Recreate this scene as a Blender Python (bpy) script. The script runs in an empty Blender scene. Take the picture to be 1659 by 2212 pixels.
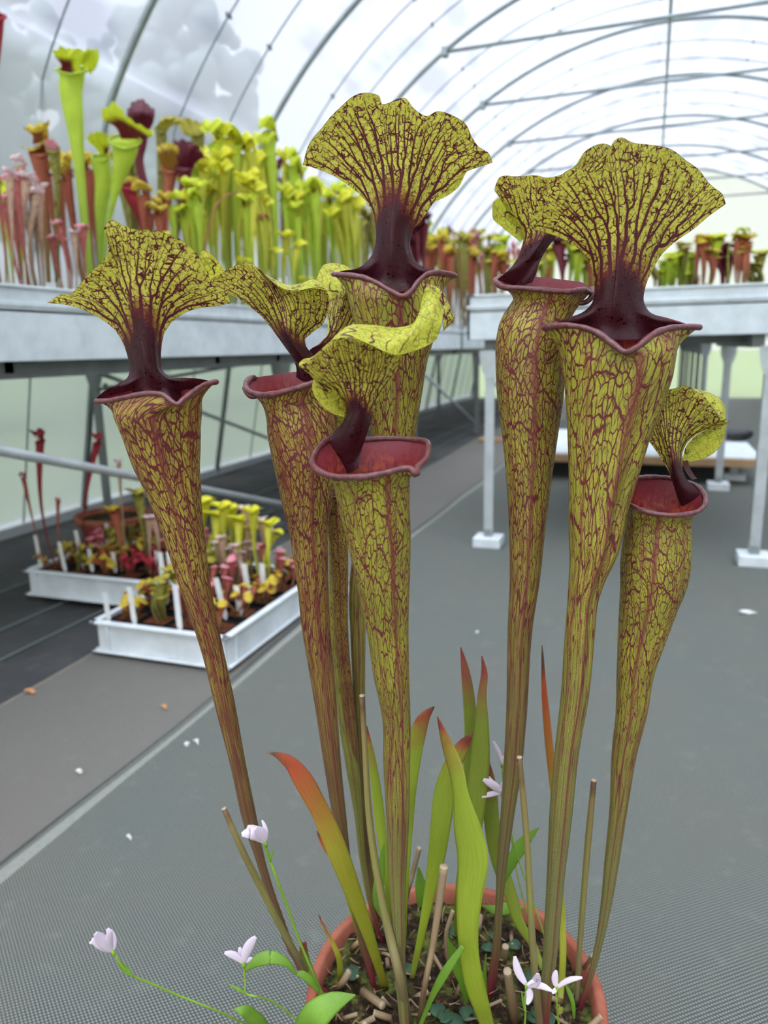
import bpy, math, random
import numpy as np
from mathutils import Matrix, Vector
rng = np.random.default_rng(7); random.seed(7)
C = bpy.context.scene.collection
PI = math.pi
# ---------------------------------------------------------------- camera
W_, H_, FPX = 1659., 2212., 1600.
def _cam():
    d = np.array([1407-W_/2, -(742-H_/2), FPX]); d /= np.linalg.norm(d)
    Z = np.cross(np.array([1, .019, 0.]), d)
    if Z[1] < 0: Z = -Z
    Z /= np.linalg.norm(Z); X = np.cross(Z, d)
    return np.stack([X, d, Z])
M = _cam(); CAM = np.array([0, 0, .8])
def ray(px, py): return M @ np.array([(px-W_/2)/FPX, -(py-H_/2)/FPX, 1.])
FW = ray(W_/2, H_/2).copy(); FW[2] = 0; FW /= np.linalg.norm(FW)
RT = np.array([FW[1], -FW[0], 0.]); UPV = np.array([0, 0, 1.])
def at(px, py, **k):
    r = ray(px, py)
    if 'z' in k: s = (k['z']-CAM[2])/r[2]
    elif 'y' in k: s = k['y']/r[1]
    elif 'x' in k: s = k['x']/r[0]
    return CAM+s*r
def pt(px, py, D):
    """point of the place seen at (px,py), D metres ahead of the camera measured level"""
    r = ray(px, py); return CAM+r*(D/(r@FW))
def depth(p): return float((M.T @ (np.array(p)-CAM))[2])
cam = bpy.data.cameras.new('camera'); co = bpy.data.objects.new('camera', cam); C.objects.link(co)
_r, _u, _f = M[:, 0], M[:, 1], M[:, 2]
co.matrix_world = Matrix(((_r[0], _u[0], -_f[0], 0), (_r[1], _u[1], -_f[1], 0), (_r[2], _u[2], -_f[2], .8), (0, 0, 0, 1)))
cam.sensor_fit = 'VERTICAL'; cam.sensor_height = 36; cam.lens = 36*FPX/H_; cam.clip_start = .02; cam.clip_end = 200
cam.dof.use_dof = True; cam.dof.focus_distance = .53; cam.dof.aperture_fstop = cam.lens/3.6
bpy.context.scene.camera = co
# ---------------------------------------------------------------- object helpers
def tag(o, label=None, cat=None, group=None, kind=None):
    for k, v in (('label', label), ('category', cat), ('group', group), ('kind', kind)):
        if v: o[k] = v
    return o
def empty(name, loc, label, cat, group=None, rz=0):
    o = bpy.data.objects.new(name, None); C.objects.link(o); o.location = loc; o.rotation_euler = (0, 0, rz)
    o.empty_display_size = .02
    return tag(o, label, cat, group)
def origin(o):
    s = np.zeros(3)
    while o is not None: s = s+np.array(o.location); o = o.parent
    return s
def obj(name, verts, faces, mat, parent=None, attrs=None, smooth=True, weld=False, mats=None, fmi=None):
    v = np.asarray(verts, float)
    v = v-origin(parent)
    me = bpy.data.meshes.new(name)
    me.from_pydata(v.tolist(), [], faces if isinstance(faces, list) else faces.tolist())
    if attrs:
        for k, a in attrs.items():
            a = np.asarray(a, float)
            if a.ndim == 1:
                at_ = me.attributes.new(k, 'FLOAT', 'POINT'); at_.data.foreach_set('value', a)
            else:
                at_ = me.attributes.new(k, 'FLOAT_VECTOR', 'POINT'); at_.data.foreach_set('vector', a.ravel())
    for m in (mats or [mat]): me.materials.append(m)
    if fmi is not None: me.polygons.foreach_set('material_index', np.asarray(fmi, np.int32))
    if smooth: me.polygons.foreach_set('use_smooth', [True]*len(me.polygons))
    me.update()
    o = bpy.data.objects.new(name, me); C.objects.link(o)
    if parent is not None: o.parent = parent
    return o
def copy_tree(o, parent=None, mapf=None):
    c = o.copy(); C.objects.link(c)
    if parent is not None: c.parent = parent
    for ch in list(o.children): copy_tree(ch, c)
    return c
class MB:
    """collects boxes, bars, tubes and grids that belong to one piece"""
    def __init__(s): s.v = []; s.f = []; s.n = 0; s.at = {}
    def add(s, v, f, **attrs):
        v = np.asarray(v, float); s.v.append(v); s.f += [tuple(int(i)+s.n for i in q) for q in f]
        for k, a in attrs.items():
            s.at.setdefault(k, []).append(np.asarray(a, float))
        s.n += len(v); return s
    def box(s, x0, x1, y0, y1, z0, z1, R=None, c=None, bev=0):
        v = np.array([(x, y, z) for x in (x0, x1) for y in (y0, y1) for z in (z0, z1)], float)
        if R is not None: v = v @ np.array(R).T
        if c is not None: v = v+np.array(c)
        return s.add(v, [(0, 1, 3, 2), (4, 6, 7, 5), (0, 4, 5, 1), (2, 3, 7, 6), (0, 2, 6, 4), (1, 5, 7, 3)])
    def tube(s, P, r, n=10, cap=True, flat=1., **kw):
        v, f = sweep(P, r, n, cap, flat=flat); return s.add(v, f, **kw)
    def build(s, name, mat, parent=None, smooth=False, bevel=0):
        at_ = {k: np.concatenate(a) for k, a in s.at.items()} if s.at else None
        o = obj(name, np.concatenate(s.v), s.f, mat, parent, at_, smooth)
        if bevel:
            b = o.modifiers.new('b', 'BEVEL'); b.width = bevel; b.segments = 2; b.limit_method = 'ANGLE'
        return o
def spl(P, n=None, closed=False, t=None, q=None):
    """smooth curve through P; n samples, or at chord parameters q in 0..1, or knots t"""
    P = np.asarray(P, float)
    if P.ndim == 1: P = P[:, None]
    if closed:
        per = None
        if t is None:
            Q = np.vstack([P, P[:1]]); dd = np.linalg.norm(np.diff(Q, axis=0), axis=1)+1e-9; tt = np.r_[0, np.cumsum(dd)]; tt /= tt[-1]; per = 1.
        else: tt = np.r_[t, t[0]+1.]; per = 1.
        k = len(P); idx = np.arange(-2, k+3); PP = P[idx % k]
        T = np.array([tt[i % k]+(i//k)*per for i in idx])
    else:
        if t is None:
            dd = np.linalg.norm(np.diff(P, axis=0), axis=1)+1e-9; tt = np.r_[0, np.cumsum(dd)]; tt /= tt[-1]
        else: tt = np.asarray(t, float)
        PP, T = P, tt
    m = np.zeros_like(PP); sl = np.diff(PP, axis=0)/np.diff(T)[:, None]
    h = np.diff(T)[:, None]
    m[1:-1] = (sl[:-1]*h[1:]+sl[1:]*h[:-1])/(h[1:]+h[:-1]); m[0] = sl[0]; m[-1] = sl[-1]
    if q is None: q = np.arange(n)/n if closed else np.linspace(0, 1, n)
    q = np.asarray(q, float)
    i = np.clip(np.searchsorted(T, q, side='right')-1, 0, len(T)-2)
    hh = (T[i+1]-T[i])[:, None]; s = ((q-T[i])/(T[i+1]-T[i]))[:, None]
    return ((2*s**3-3*s**2+1)*PP[i]+(s**3-2*s**2+s)*hh*m[i]+(-2*s**3+3*s**2)*PP[i+1]+(s**3-s**2)*hh*m[i+1])
def sweep(P, r, n=10, cap=True, flat=1., closed=False):
    P = np.asarray(P, float); k = len(P); r = np.broadcast_to(np.asarray(r, float), (k,))
    if closed: T = np.roll(P, -1, 0)-np.roll(P, 1, 0)
    else: T = np.gradient(P, axis=0)
    T /= np.linalg.norm(T, axis=1)[:, None]+1e-12
    a = np.cross(T[0], [0.13, .31, .94]);
    if np.linalg.norm(a) < .1: a = np.cross(T[0], [1, 0, 0])
    A = []
    for i in range(k):
        a = a-T[i]*(a@T[i]); a /= np.linalg.norm(a)+1e-12; A.append(a)
    A = np.array(A); B = np.cross(T, A)
    ph = np.arange(n)*2*PI/n
    V = P[:, None]+r[:, None, None]*(np.cos(ph)[None, :, None]*A[:, None]+flat*np.sin(ph)[None, :, None]*B[:, None])
    V = V.reshape(-1, 3); f = []
    for i in range(k if closed else k-1):
        j = (i+1) % k
        for q in range(n):
            f.append((i*n+q, i*n+(q+1) % n, j*n+(q+1) % n, j*n+q))
    if cap and not closed:
        f.append(tuple(range(n))[::-1]); f.append(tuple((k-1)*n+q for q in range(n)))
    return V, f
def gridf(nu, nv, closed=False):
    f = []
    for j in range(nv-1):
        for i in range(nu if closed else nu-1):
            a = j*nu+i; b = j*nu+(i+1) % nu
            f.append((a, b, b+nu, a+nu))
    return f
def sm(a, b, x):
    t = np.clip((np.asarray(x, float)-a)/(b-a), 0, 1); return t*t*(3-2*t)
def vnoise(p, seed=0):
    """cheap smooth pseudo noise for displacing meshes, roughly -1..1"""
    p = np.asarray(p, float); r = np.random.default_rng(seed); o = np.zeros(p.shape[:-1])
    for k in range(6):
        d = r.normal(size=p.shape[-1]); d /= np.linalg.norm(d); o += np.sin((p@d)*(1+.55*k)+r.uniform(0, 6.3))/(1+.35*k)
    return o/3
# ---------------------------------------------------------------- materials
class NT:
    def __init__(s, name):
        s.m = bpy.data.materials.new(name); s.m.use_nodes = True; s.t = s.m.node_tree; s.t.nodes.clear()
        s.out = s.t.nodes.new('ShaderNodeOutputMaterial')
    def n(s, ty, props=None, **inp):
        nd = s.t.nodes.new('ShaderNode'+ty)
        for k, v in (props or {}).items(): setattr(nd, k, v)
        for k, v in inp.items():
            k2 = int(k[1:]) if k[0] == '_' and k[1:].isdigit() else k.replace('_', ' ')
            s.set(nd.inputs[k2], v)
        return nd
    def set(s, sock, v):
        if isinstance(v, bpy.types.NodeSocket): s.t.links.new(v, sock)
        elif isinstance(v, bpy.types.Node): s.t.links.new(v.outputs[0], sock)
        else:
            if isinstance(v, (tuple, list)) and len(v) == 3 and sock.type == 'RGBA': v = (*v, 1)
            sock.default_value = v
    def math(s, op, a, b=0., c=None, clamp=False):
        nd = s.t.nodes.new('ShaderNodeMath'); nd.operation = op; nd.use_clamp = clamp
        s.set(nd.inputs[0], a); s.set(nd.inputs[1], b)
        if c is not None: s.set(nd.inputs[2], c)
        return nd.outputs[0]
    def sst(s, x, a, b, lo=0., hi=1.):
        nd = s.t.nodes.new('ShaderNodeMapRange'); nd.interpolation_type = 'SMOOTHSTEP'
        s.set(nd.inputs[0], x); s.set(nd.inputs[1], a); s.set(nd.inputs[2], b); s.set(nd.inputs[3], lo); s.set(nd.inputs[4], hi)
        return nd.outputs[0]
    def mix(s, f, a, b, mode='MIX'):
        nd = s.t.nodes.new('ShaderNodeMix'); nd.data_type = 'RGBA'; nd.blend_type = mode
        s.set(nd.inputs[0], f); s.set(nd.inputs[6], a); s.set(nd.inputs[7], b); return nd.outputs[2]
    def attr(s, name, out='Fac'):
        nd = s.t.nodes.new('ShaderNodeAttribute'); nd.attribute_name = name; return nd.outputs[out]
    def obj(s): return s.t.nodes.new('ShaderNodeTexCoord').outputs['Object']
    def geo(s, o='Position'): return s.t.nodes.new('ShaderNodeNewGeometry').outputs[o]
    def noise(s, vec, scale, detail=2., rough=.5, o=0, dim='3D', dist=0.):
        nd = s.n('TexNoise', {'noise_dimensions': dim}, Vector=vec, Scale=scale, Detail=detail, Roughness=rough, Distortion=dist); return nd.outputs[o]
    def vor(s, vec, scale, feat='DISTANCE_TO_EDGE', dim='3D', rand=1.):
        nd = s.n('TexVoronoi', {'voronoi_dimensions': dim, 'feature': feat}, Vector=vec, Scale=scale, Randomness=rand); return nd.outputs[0]
    def mapv(s, vec, scale=(1, 1, 1), rot=(0, 0, 0), loc=(0, 0, 0)):
        return s.n('Mapping', None, Vector=vec, Scale=scale, Rotation=rot, Location=loc).outputs[0]
    def vadd(s, a, b):
        nd = s.t.nodes.new('ShaderNodeVectorMath'); nd.operation = 'ADD'; s.set(nd.inputs[0], a); s.set(nd.inputs[1], b); return nd.outputs[0]
    def vscale(s, a, k):
        nd = s.t.nodes.new('ShaderNodeVectorMath'); nd.operation = 'SCALE'; s.set(nd.inputs[0], a); s.set(nd.inputs['Scale'], k); return nd.outputs[0]
    def ramp(s, x, stops):
        nd = s.t.nodes.new('ShaderNodeValToRGB'); s.set(nd.inputs[0], x); e = nd.color_ramp.elements
        while len(e) < len(stops): e.new(.5)
        for i, (p, c) in enumerate(stops): e[i].position = p; e[i].color = (*c, 1)
        return nd.outputs[0]
    def bump(s, h, st=.3, dist=.001): return s.n('Bump', None, Height=h, Strength=st, Distance=dist).outputs[0]
    def done(s, col, rough=.5, spec=.5, metal=0., normal=None, transl=0., tcol=None, coat=0., alpha=None, sss=0.):
        p = s.n('BsdfPrincipled', None, Roughness=rough, Metallic=metal)
        s.set(p.inputs['Base Color'], col); s.set(p.inputs['Specular IOR Level'], spec); s.set(p.inputs['Coat Weight'], coat)
        if coat: s.set(p.inputs['Coat Roughness'], .15)
        if normal is not None: s.set(p.inputs['Normal'], normal)
        sh = p.outputs[0]
        if transl:
            t = s.n('BsdfTranslucent'); s.set(t.inputs['Color'], tcol if tcol is not None else col)
            if normal is not None: s.set(t.inputs['Normal'], normal)
            mx = s.n('MixShader', None, Fac=transl, _1=sh, _2=t.outputs[0]); sh = mx.outputs[0]
        s.t.links.new(sh, s.out.inputs[0]); return s.m
def srgb(r, g, b):
    f = lambda c: c/12.92 if c <= .04045 else ((c+.055)/1.055)**2.4
    return tuple(f(x/255) for x in (r, g, b))
def simple(name, col, rough=.5, var=.12, scale=40, metal=0., transl=0., spec=.4, bump=0.):
    t = NT(name); nz = t.noise(t.obj(), scale, 3)
    c2 = tuple(min(1, x*(1+var)) for x in col); c1 = tuple(x*(1-var) for x in col)
    return t.done(t.mix(nz, c1, c2), rough, spec, metal, t.bump(nz, bump) if bump else None, transl)
# ---------------------------------------------------------------- plant skins
GREEN1, GREEN2 = srgb(222, 216, 92), srgb(198, 194, 74)
VEIN, COLUMN = srgb(92, 34, 42), srgb(66, 22, 32)
def make_hood_mat(name='veined_hood', ga=GREEN1, gb=GREEN2, fine=1., transl=.34):
    t = NT(name); P = t.obj(); vd = t.attr('vd'); red = t.attr('red'); edge = t.attr('edge')
    big = t.noise(P, 38, 2); g = t.mix(t.sst(big, .3, .7), gb, ga)
    mott = t.noise(P, 900, 2)
    g = t.mix(t.sst(mott, .35, .75, 0, .28), g, srgb(120, 120, 40))
    wob = t.vscale(t.vadd(t.noise(P, 260, 2, o=1), (-.5, -.5, -.5)), .004)
    Q = t.vadd(P, wob)
    # hair-fine net, some of its strands fading out in the open
    e1 = t.vor(Q, 205); gate = t.noise(P, 170, 1)
    w1 = t.sst(gate, .36, .66, .012, .075)
    m1 = t.math('SUBTRACT', 1., t.sst(t.math('SUBTRACT', e1, w1), -.02, .035))
    m1 = t.math('MULTIPLY', m1, t.sst(gate, .36, .43))
    e2 = t.vor(Q, 520); gate2 = t.noise(P, 560, 1)
    m2 = t.math('MULTIPLY', t.math('SUBTRACT', 1., t.sst(e2, .05, .16)), t.sst(gate2, .56, .62))
    m2 = t.math('MULTIPLY', m2, .7)
    mv = t.math('SUBTRACT', 1., t.sst(t.math('ADD', vd, t.math('MULTIPLY', t.math('SUBTRACT', t.noise(P, 900, 2), .5), .25)), -.10, .14))
    halo = t.math('SUBTRACT', 1., t.sst(vd, .0, 1.1))
    inner = t.geo('Backfacing')
    fin = t.math('MULTIPLY', t.math('MAXIMUM', m1, m2), fine)
    net = t.math('MAXIMUM', mv, fin, clamp=True)
    c = t.mix(t.math('MULTIPLY', halo, t.sst(mott, .3, .7, .05, .4)), g, srgb(150, 82, 40))
    # red suffusion around the throat, broken into speckles
    sp = t.noise(P, 620, 3, .7); rr = t.math('ADD', red, t.math('MULTIPLY', t.math('SUBTRACT', sp, .5), .55))
    rr2 = t.math('ADD', rr, t.math('MULTIPLY', t.math('SUBTRACT', t.noise(P, 130, 2), .5), .5))
    c = t.mix(t.sst(rr2, .36, .66, 0, .6), c, srgb(146, 66, 36))
    c = t.mix(t.sst(rr2, .56, .92), c, srgb(104, 24, 30))
    c = t.mix(net, c, VEIN)
    c = t.mix(t.sst(t.math('ADD', red, t.math('MULTIPLY', t.math('SUBTRACT', sp, .5), .25)), .80, .97), c, COLUMN)
    # dark nectar drops on the column
    dr = t.vor(P, 330, 'F1'); dm = t.math('MULTIPLY', t.math('SUBTRACT', 1., t.sst(dr, .22, .34)), t.sst(t.noise(P, 90, 1), .42, .6))
    dm = t.math('MULTIPLY', dm, t.sst(red, .72, .9))
    c = t.mix(dm, c, srgb(36, 6, 10))
    c = t.mix(t.math('MULTIPLY', t.sst(edge, .55, 1.), .8), c, VEIN)
    rough = t.math('SUBTRACT', .52, t.math('MULTIPLY', dm, .4)); rough = t.math('SUBTRACT', rough, t.sst(red, .7, 1., 0, .1))
    h = t.math('ADD', t.math('MULTIPLY', net, -.6), t.math('MULTIPLY', t.noise(P, 420, 3), .7))
    tc = t.mix(.0, c, c)
    return t.done(c, rough, .45, 0, t.bump(h, .35, .0006), transl, tc)
def make_tube_mat(name, ga, gb, low, redlow=(.28, .02, .05), density=1., inner=(150, 40, 36)):
    t = NT(name); P = t.obj(); tc = t.attr('tc', 'Vector'); h = t.attr('hgt'); red = t.attr('red')
    big = t.noise(P, 30, 2)
    g = t.mix(t.sst(big, .3, .7), gb, ga)
    g = t.mix(t.sst(h, .15, .72), low, g)
    mott = t.noise(P, 1000, 2); g = t.mix(t.sst(mott, .35, .8, 0, .35), g, srgb(110, 96, 40))
    nz = t.vscale(t.vadd(t.noise(tc, 1.3, 2, o=1), (-.5, -.5, -.5)), .6)
    Q = t.vadd(tc, nz)
    up = t.sst(h, .45, .9)
    eA = t.vor(t.mapv(Q, (.62, .42, 1)), 1., dim='2D')
    mA = t.math('SUBTRACT', 1., t.sst(eA, .02*density, .055*density))
    eB = t.vor(t.mapv(Q, (1.6, 1.5, 1)), 1., dim='2D'); wB = t.math('ADD', .05*density, t.math('MULTIPLY', t.sst(t.noise(tc, .45, 2), .3, .75), .09*density))
    mB = t.math('SUBTRACT', 1., t.sst(eB, t.math('MULTIPLY', wB, .5), wB))
    eC = t.vor(t.mapv(Q, (2.4, 2.0, 1)), 1., dim='2D'); gate = t.noise(tc, 1.6, 1)
    mC = t.math('MULTIPLY', t.math('SUBTRACT', 1., t.sst(eC, .04, .12)), t.sst(gate, .45, .56))
    st = t.noise(t.mapv(tc, (3.4, .2, 1)), 1., 3, .65, dist=.2); low_ = t.math('SUBTRACT', 1., up); mS = t.math('MULTIPLY', t.sst(st, .50-.05*density, .62-.04*density), low_)
    mA = t.math('MULTIPLY', mA, t.sst(h, .2, .5, .25, 1))
    net = t.math('MAXIMUM', mA, t.math('MAXIMUM', t.math('MULTIPLY', mB, t.sst(h, .15, .5, .35, 1)), t.math('MAXIMUM', t.math('MULTIPLY', mC, t.math('MULTIPLY', up, .7)), t.math('MULTIPLY', mS, min(.85, .5*density)))), clamp=True)
    blot = t.math('ADD', t.noise(t.mapv(tc, (.8, .45, 1)), .7, 2), t.math('MULTIPLY', t.math('SUBTRACT', mott, .5), .6))
    c = t.mix(t.sst(blot, .60-.06*density, .80-.06*density, 0, .6), g, srgb(140, 62, 48))
    c = t.mix(net, c, t.mix(t.sst(h, .25, .7), srgb(108, 76, 58), srgb(106, 38, 44)))
    keel = t.attr('keel'); c = t.mix(t.math('MULTIPLY', keel, .85), c, srgb(120, 46, 52))
    c = t.mix(t.sst(h, .13, .0, 0, .95), c, srgb(120, 24, 48))
    c = t.mix(t.math('MULTIPLY', red, .9), c, srgb(96, 34, 42))
    bf = t.geo('Backfacing')
    ci = t.mix(mB, srgb(*inner), srgb(96, 20, 30)); ci = t.mix(t.sst(t.noise(P, 220, 3), .45, .62), ci, srgb(176, 74, 36)); ci = t.mix(t.attr('lipin'), ci, srgb(118, 34, 46))
    c = t.mix(bf, c, ci)
    hh = t.math('ADD', t.math('MULTIPLY', net, .5), t.math('MULTIPLY', mott, .4))
    return t.done(c, .5, .4, 0, t.bump(hh, .4, .0006), .14)
HOOD = make_hood_mat()
HOOD_PALE = make_hood_mat('veined_hood_upper_side', srgb(226, 226, 84), srgb(200, 206, 60), .45, .42)
TUBE = make_tube_mat('veined_tube', srgb(178, 174, 62), srgb(148, 150, 52), srgb(126, 138, 80))
TUBE_RED = make_tube_mat('veined_tube_reddish', srgb(186, 170, 66), srgb(160, 138, 58), srgb(112, 96, 66), density=1.45)
TUBE_MID = make_tube_mat('veined_tube_mid', srgb(180, 170, 64), srgb(152, 146, 56), srgb(124, 126, 74), density=1.25)
TUBE_GREEN = make_tube_mat('veined_tube_greener', srgb(186, 190, 66), srgb(158, 168, 54), srgb(134, 146, 68), density=.8)
def lip_mat():
    t = NT('maroon_lip'); P = t.obj(); n = t.noise(P, 300, 3)
    c = t.mix(t.sst(n, .3, .7), srgb(86, 42, 46), srgb(114, 68, 70)); c = t.mix(t.sst(t.noise(P, 60, 2), .5, .7, 0, .6), c, srgb(108, 46, 42))
    return t.done(c, .32, .5, 0, t.bump(t.noise(P, 1500, 2), .25, .0004), 0)
LIP = lip_mat()
def leaf_mat(name, stops, transl=.35):
    t = NT(name); P = t.obj(); a = t.attr('t'); tc = t.attr('tc', 'Vector')
    x = t.math('ADD', a, t.math('MULTIPLY', t.math('SUBTRACT', t.noise(P, 60, 3), .5), .16))
    c = t.ramp(x, stops)
    st = t.noise(t.mapv(tc, (26, 1.2, 1)), 1., 2); c = t.mix(t.sst(st, .35, .65, 0, .28), c, t.mix(.55, c, (0.05, .08, .0)))
    return t.done(c, .42, .4, 0, t.bump(st, .3, .0008), transl)
LG, LD, LY = srgb(184, 202, 66), srgb(128, 158, 40), srgb(200, 204, 60)
LEAF_GREEN = leaf_mat('phyllode_green', [(0, srgb(150, 160, 60)), (.12, LG), (.78, srgb(168, 184, 64)), (.9, srgb(172, 150, 66)), (.95, srgb(176, 88, 66)), (1, srgb(90, 44, 40))])
LEAF_ORANGE = leaf_mat('phyllode_orange', [(0, srgb(160, 150, 50)), (.2, srgb(184, 188, 60)), (.55, srgb(192, 180, 64)), (.72, srgb(198, 138, 66)), (.90, srgb(212, 104, 72)), (.955, srgb(120, 84, 66)), (1, srgb(150, 136, 120))])
LEAF_REDTIP = leaf_mat('phyllode_red_tip', [(0, srgb(150, 160, 60)), (.2, srgb(160, 176, 64)), (.76, srgb(150, 162, 66)), (.87, srgb(162, 120, 76)), (.95, srgb(170, 84, 76)), (1, srgb(140, 64, 60))])
LEAF_FRESH = leaf_mat('orchid_leaf', [(0, srgb(110, 150, 50)), (.5, srgb(132, 176, 60)), (1, srgb(120, 160, 60))], .3)
STEM_G = simple('green_stem', srgb(140, 178, 60), .45, .15, 200, transl=.15)
STEM_CUT = leaf_mat('cut_stem_skin', [(0, srgb(128, 110, 84)), (.5, srgb(140, 132, 74)), (.9, srgb(140, 120, 76)), (1, srgb(96, 60, 52))], .05)
STEM_DRY = leaf_mat('dry_straw', [(0, srgb(96, 70, 48)), (.5, srgb(140, 114, 86)), (1, srgb(156, 132, 104))], .05)
STRAW_CUT = simple('straw_cut_face', srgb(172, 152, 124), .8, .2, 400)
PETAL = simple('pale_pink_petal', srgb(240, 226, 238), .5, .04, 120, transl=.35)
PETAL_DRY = simple('withered_petal', srgb(190, 140, 90), .7, .2, 120)
PURPLE = simple('purple_fringe', srgb(130, 90, 150), .6, .2, 300)
TERRA = NT('terracotta'); _p = TERRA.obj()
TERRA = TERRA.done(TERRA.mix(TERRA.sst(TERRA.noise(_p, 18, 4, .6), .35, .7), srgb(148, 84, 64), srgb(172, 106, 84)), .85, .2, 0, TERRA.bump(TERRA.noise(_p, 400, 3), .25, .001))
t_ = NT('potting_soil'); _p = t_.obj(); _n = t_.noise(_p, 160, 4, .7)
SOIL = t_.done(t_.mix(t_.sst(t_.noise(_p, 45, 3), .5, .66), t_.ramp(_n, [(.36, srgb(22, 17, 12)), (.56, srgb(58, 45, 31)), (.74, srgb(128, 106, 76))]), t_.ramp(_n, [(.3, srgb(40, 48, 20)), (.7, srgb(112, 120, 52))])), .95, .15, 0, t_.bump(_n, 1., .004))
# ---------------------------------------------------------------- house of film, steel, cloth
t_ = NT('weathered_film')
_tr = t_.n('BsdfTransparent', None, Color=(.78, .82, .90, 1)); _tl = t_.n('BsdfTranslucent')
t_.set(_tl.inputs[0], t_.mix(t_.sst(t_.attr('dull'), 1.0, 1.5), t_.mix(t_.attr('dull'), (.56, .59, .66), (.30, .32, .40)), (.26, .285, .285)))
_mx = t_.n('MixShader', None, Fac=t_.attr('haze'), _1=_tr.outputs[0], _2=_tl.outputs[0]); t_.t.links.new(_mx.outputs[0], t_.out.inputs[0]); FILM = t_.m
def metal(name, col, rough=.45, m=.6):
    t = NT(name); p = t.obj(); n = t.noise(p, 12, 5, .6)
    return t.done(t.mix(t.sst(n, .3, .7), tuple(c*.8 for c in col), col), rough, .5, m, t.bump(t.noise(p, 90, 3), .1, .002))
GALV = metal('galvanised_steel', srgb(150, 158, 158), .45, .55)
GALV_LT = metal('galvanised_steel_pale', srgb(190, 196, 196), .5, .3)
WHITE_METAL = metal('white_painted_sheet', srgb(212, 220, 222), .45, .0)
WHITE_PLASTIC = metal('white_plastic', srgb(226, 232, 234), .5, 0)
BLACK_PLASTIC = metal('black_plastic', srgb(26, 28, 30), .5, 0)
GREY_ANGLE = metal('grey_angle_iron', srgb(120, 124, 122), .5, .3)
WOODB = simple('bare_plank', srgb(176, 140, 104), .7, .2, 12)
def weave(name, a, b, dark, pitch=.0043, bumpy=.9):
    t = NT(name); p = t.mapv(t.geo(), rot=(0, 0, math.radians(-39)))
    s = t.n('SeparateXYZ', None, Vector=p); X, Y = s.outputs[0], s.outputs[1]
    k = 2*PI/pitch
    sx = t.math('SINE', t.math('MULTIPLY', t.math('ADD', X, t.math('MULTIPLY', Y, .28)), k)); sy = t.math('SINE', t.math('MULTIPLY', Y, k*.9))
    w = t.math('MULTIPLY', t.math('ADD', sx, 1.), t.math('ADD', sy, 1.)); w = t.sst(w, .4, 2.4)
    g = t.geo(); big = t.noise(g, 2.3, 5, .6); sp = t.noise(g, 22, 4, .6)
    c = t.mix(w, b, a); c = t.mix(t.sst(big, .35, .7, 0, .45), c, dark); c = t.mix(t.sst(sp, .55, .8, 0, .25), c, srgb(140, 142, 130))
    return t.done(c, .85, .25, 0, t.bump(t.math('ADD', w, t.math('MULTIPLY', sp, .5)), bumpy, .0012))
MAT_GREY = weave('woven_ground_cloth', srgb(150, 154, 144), srgb(66, 70, 66), srgb(104, 102, 92))
MAT_FADED = weave('faded_woven_cloth', srgb(150, 146, 136), srgb(92, 90, 84), srgb(110, 104, 96))
MAT_DARK = weave('dark_ground_cloth', srgb(88, 88, 86), srgb(56, 57, 58), srgb(104, 102, 98))
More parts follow.
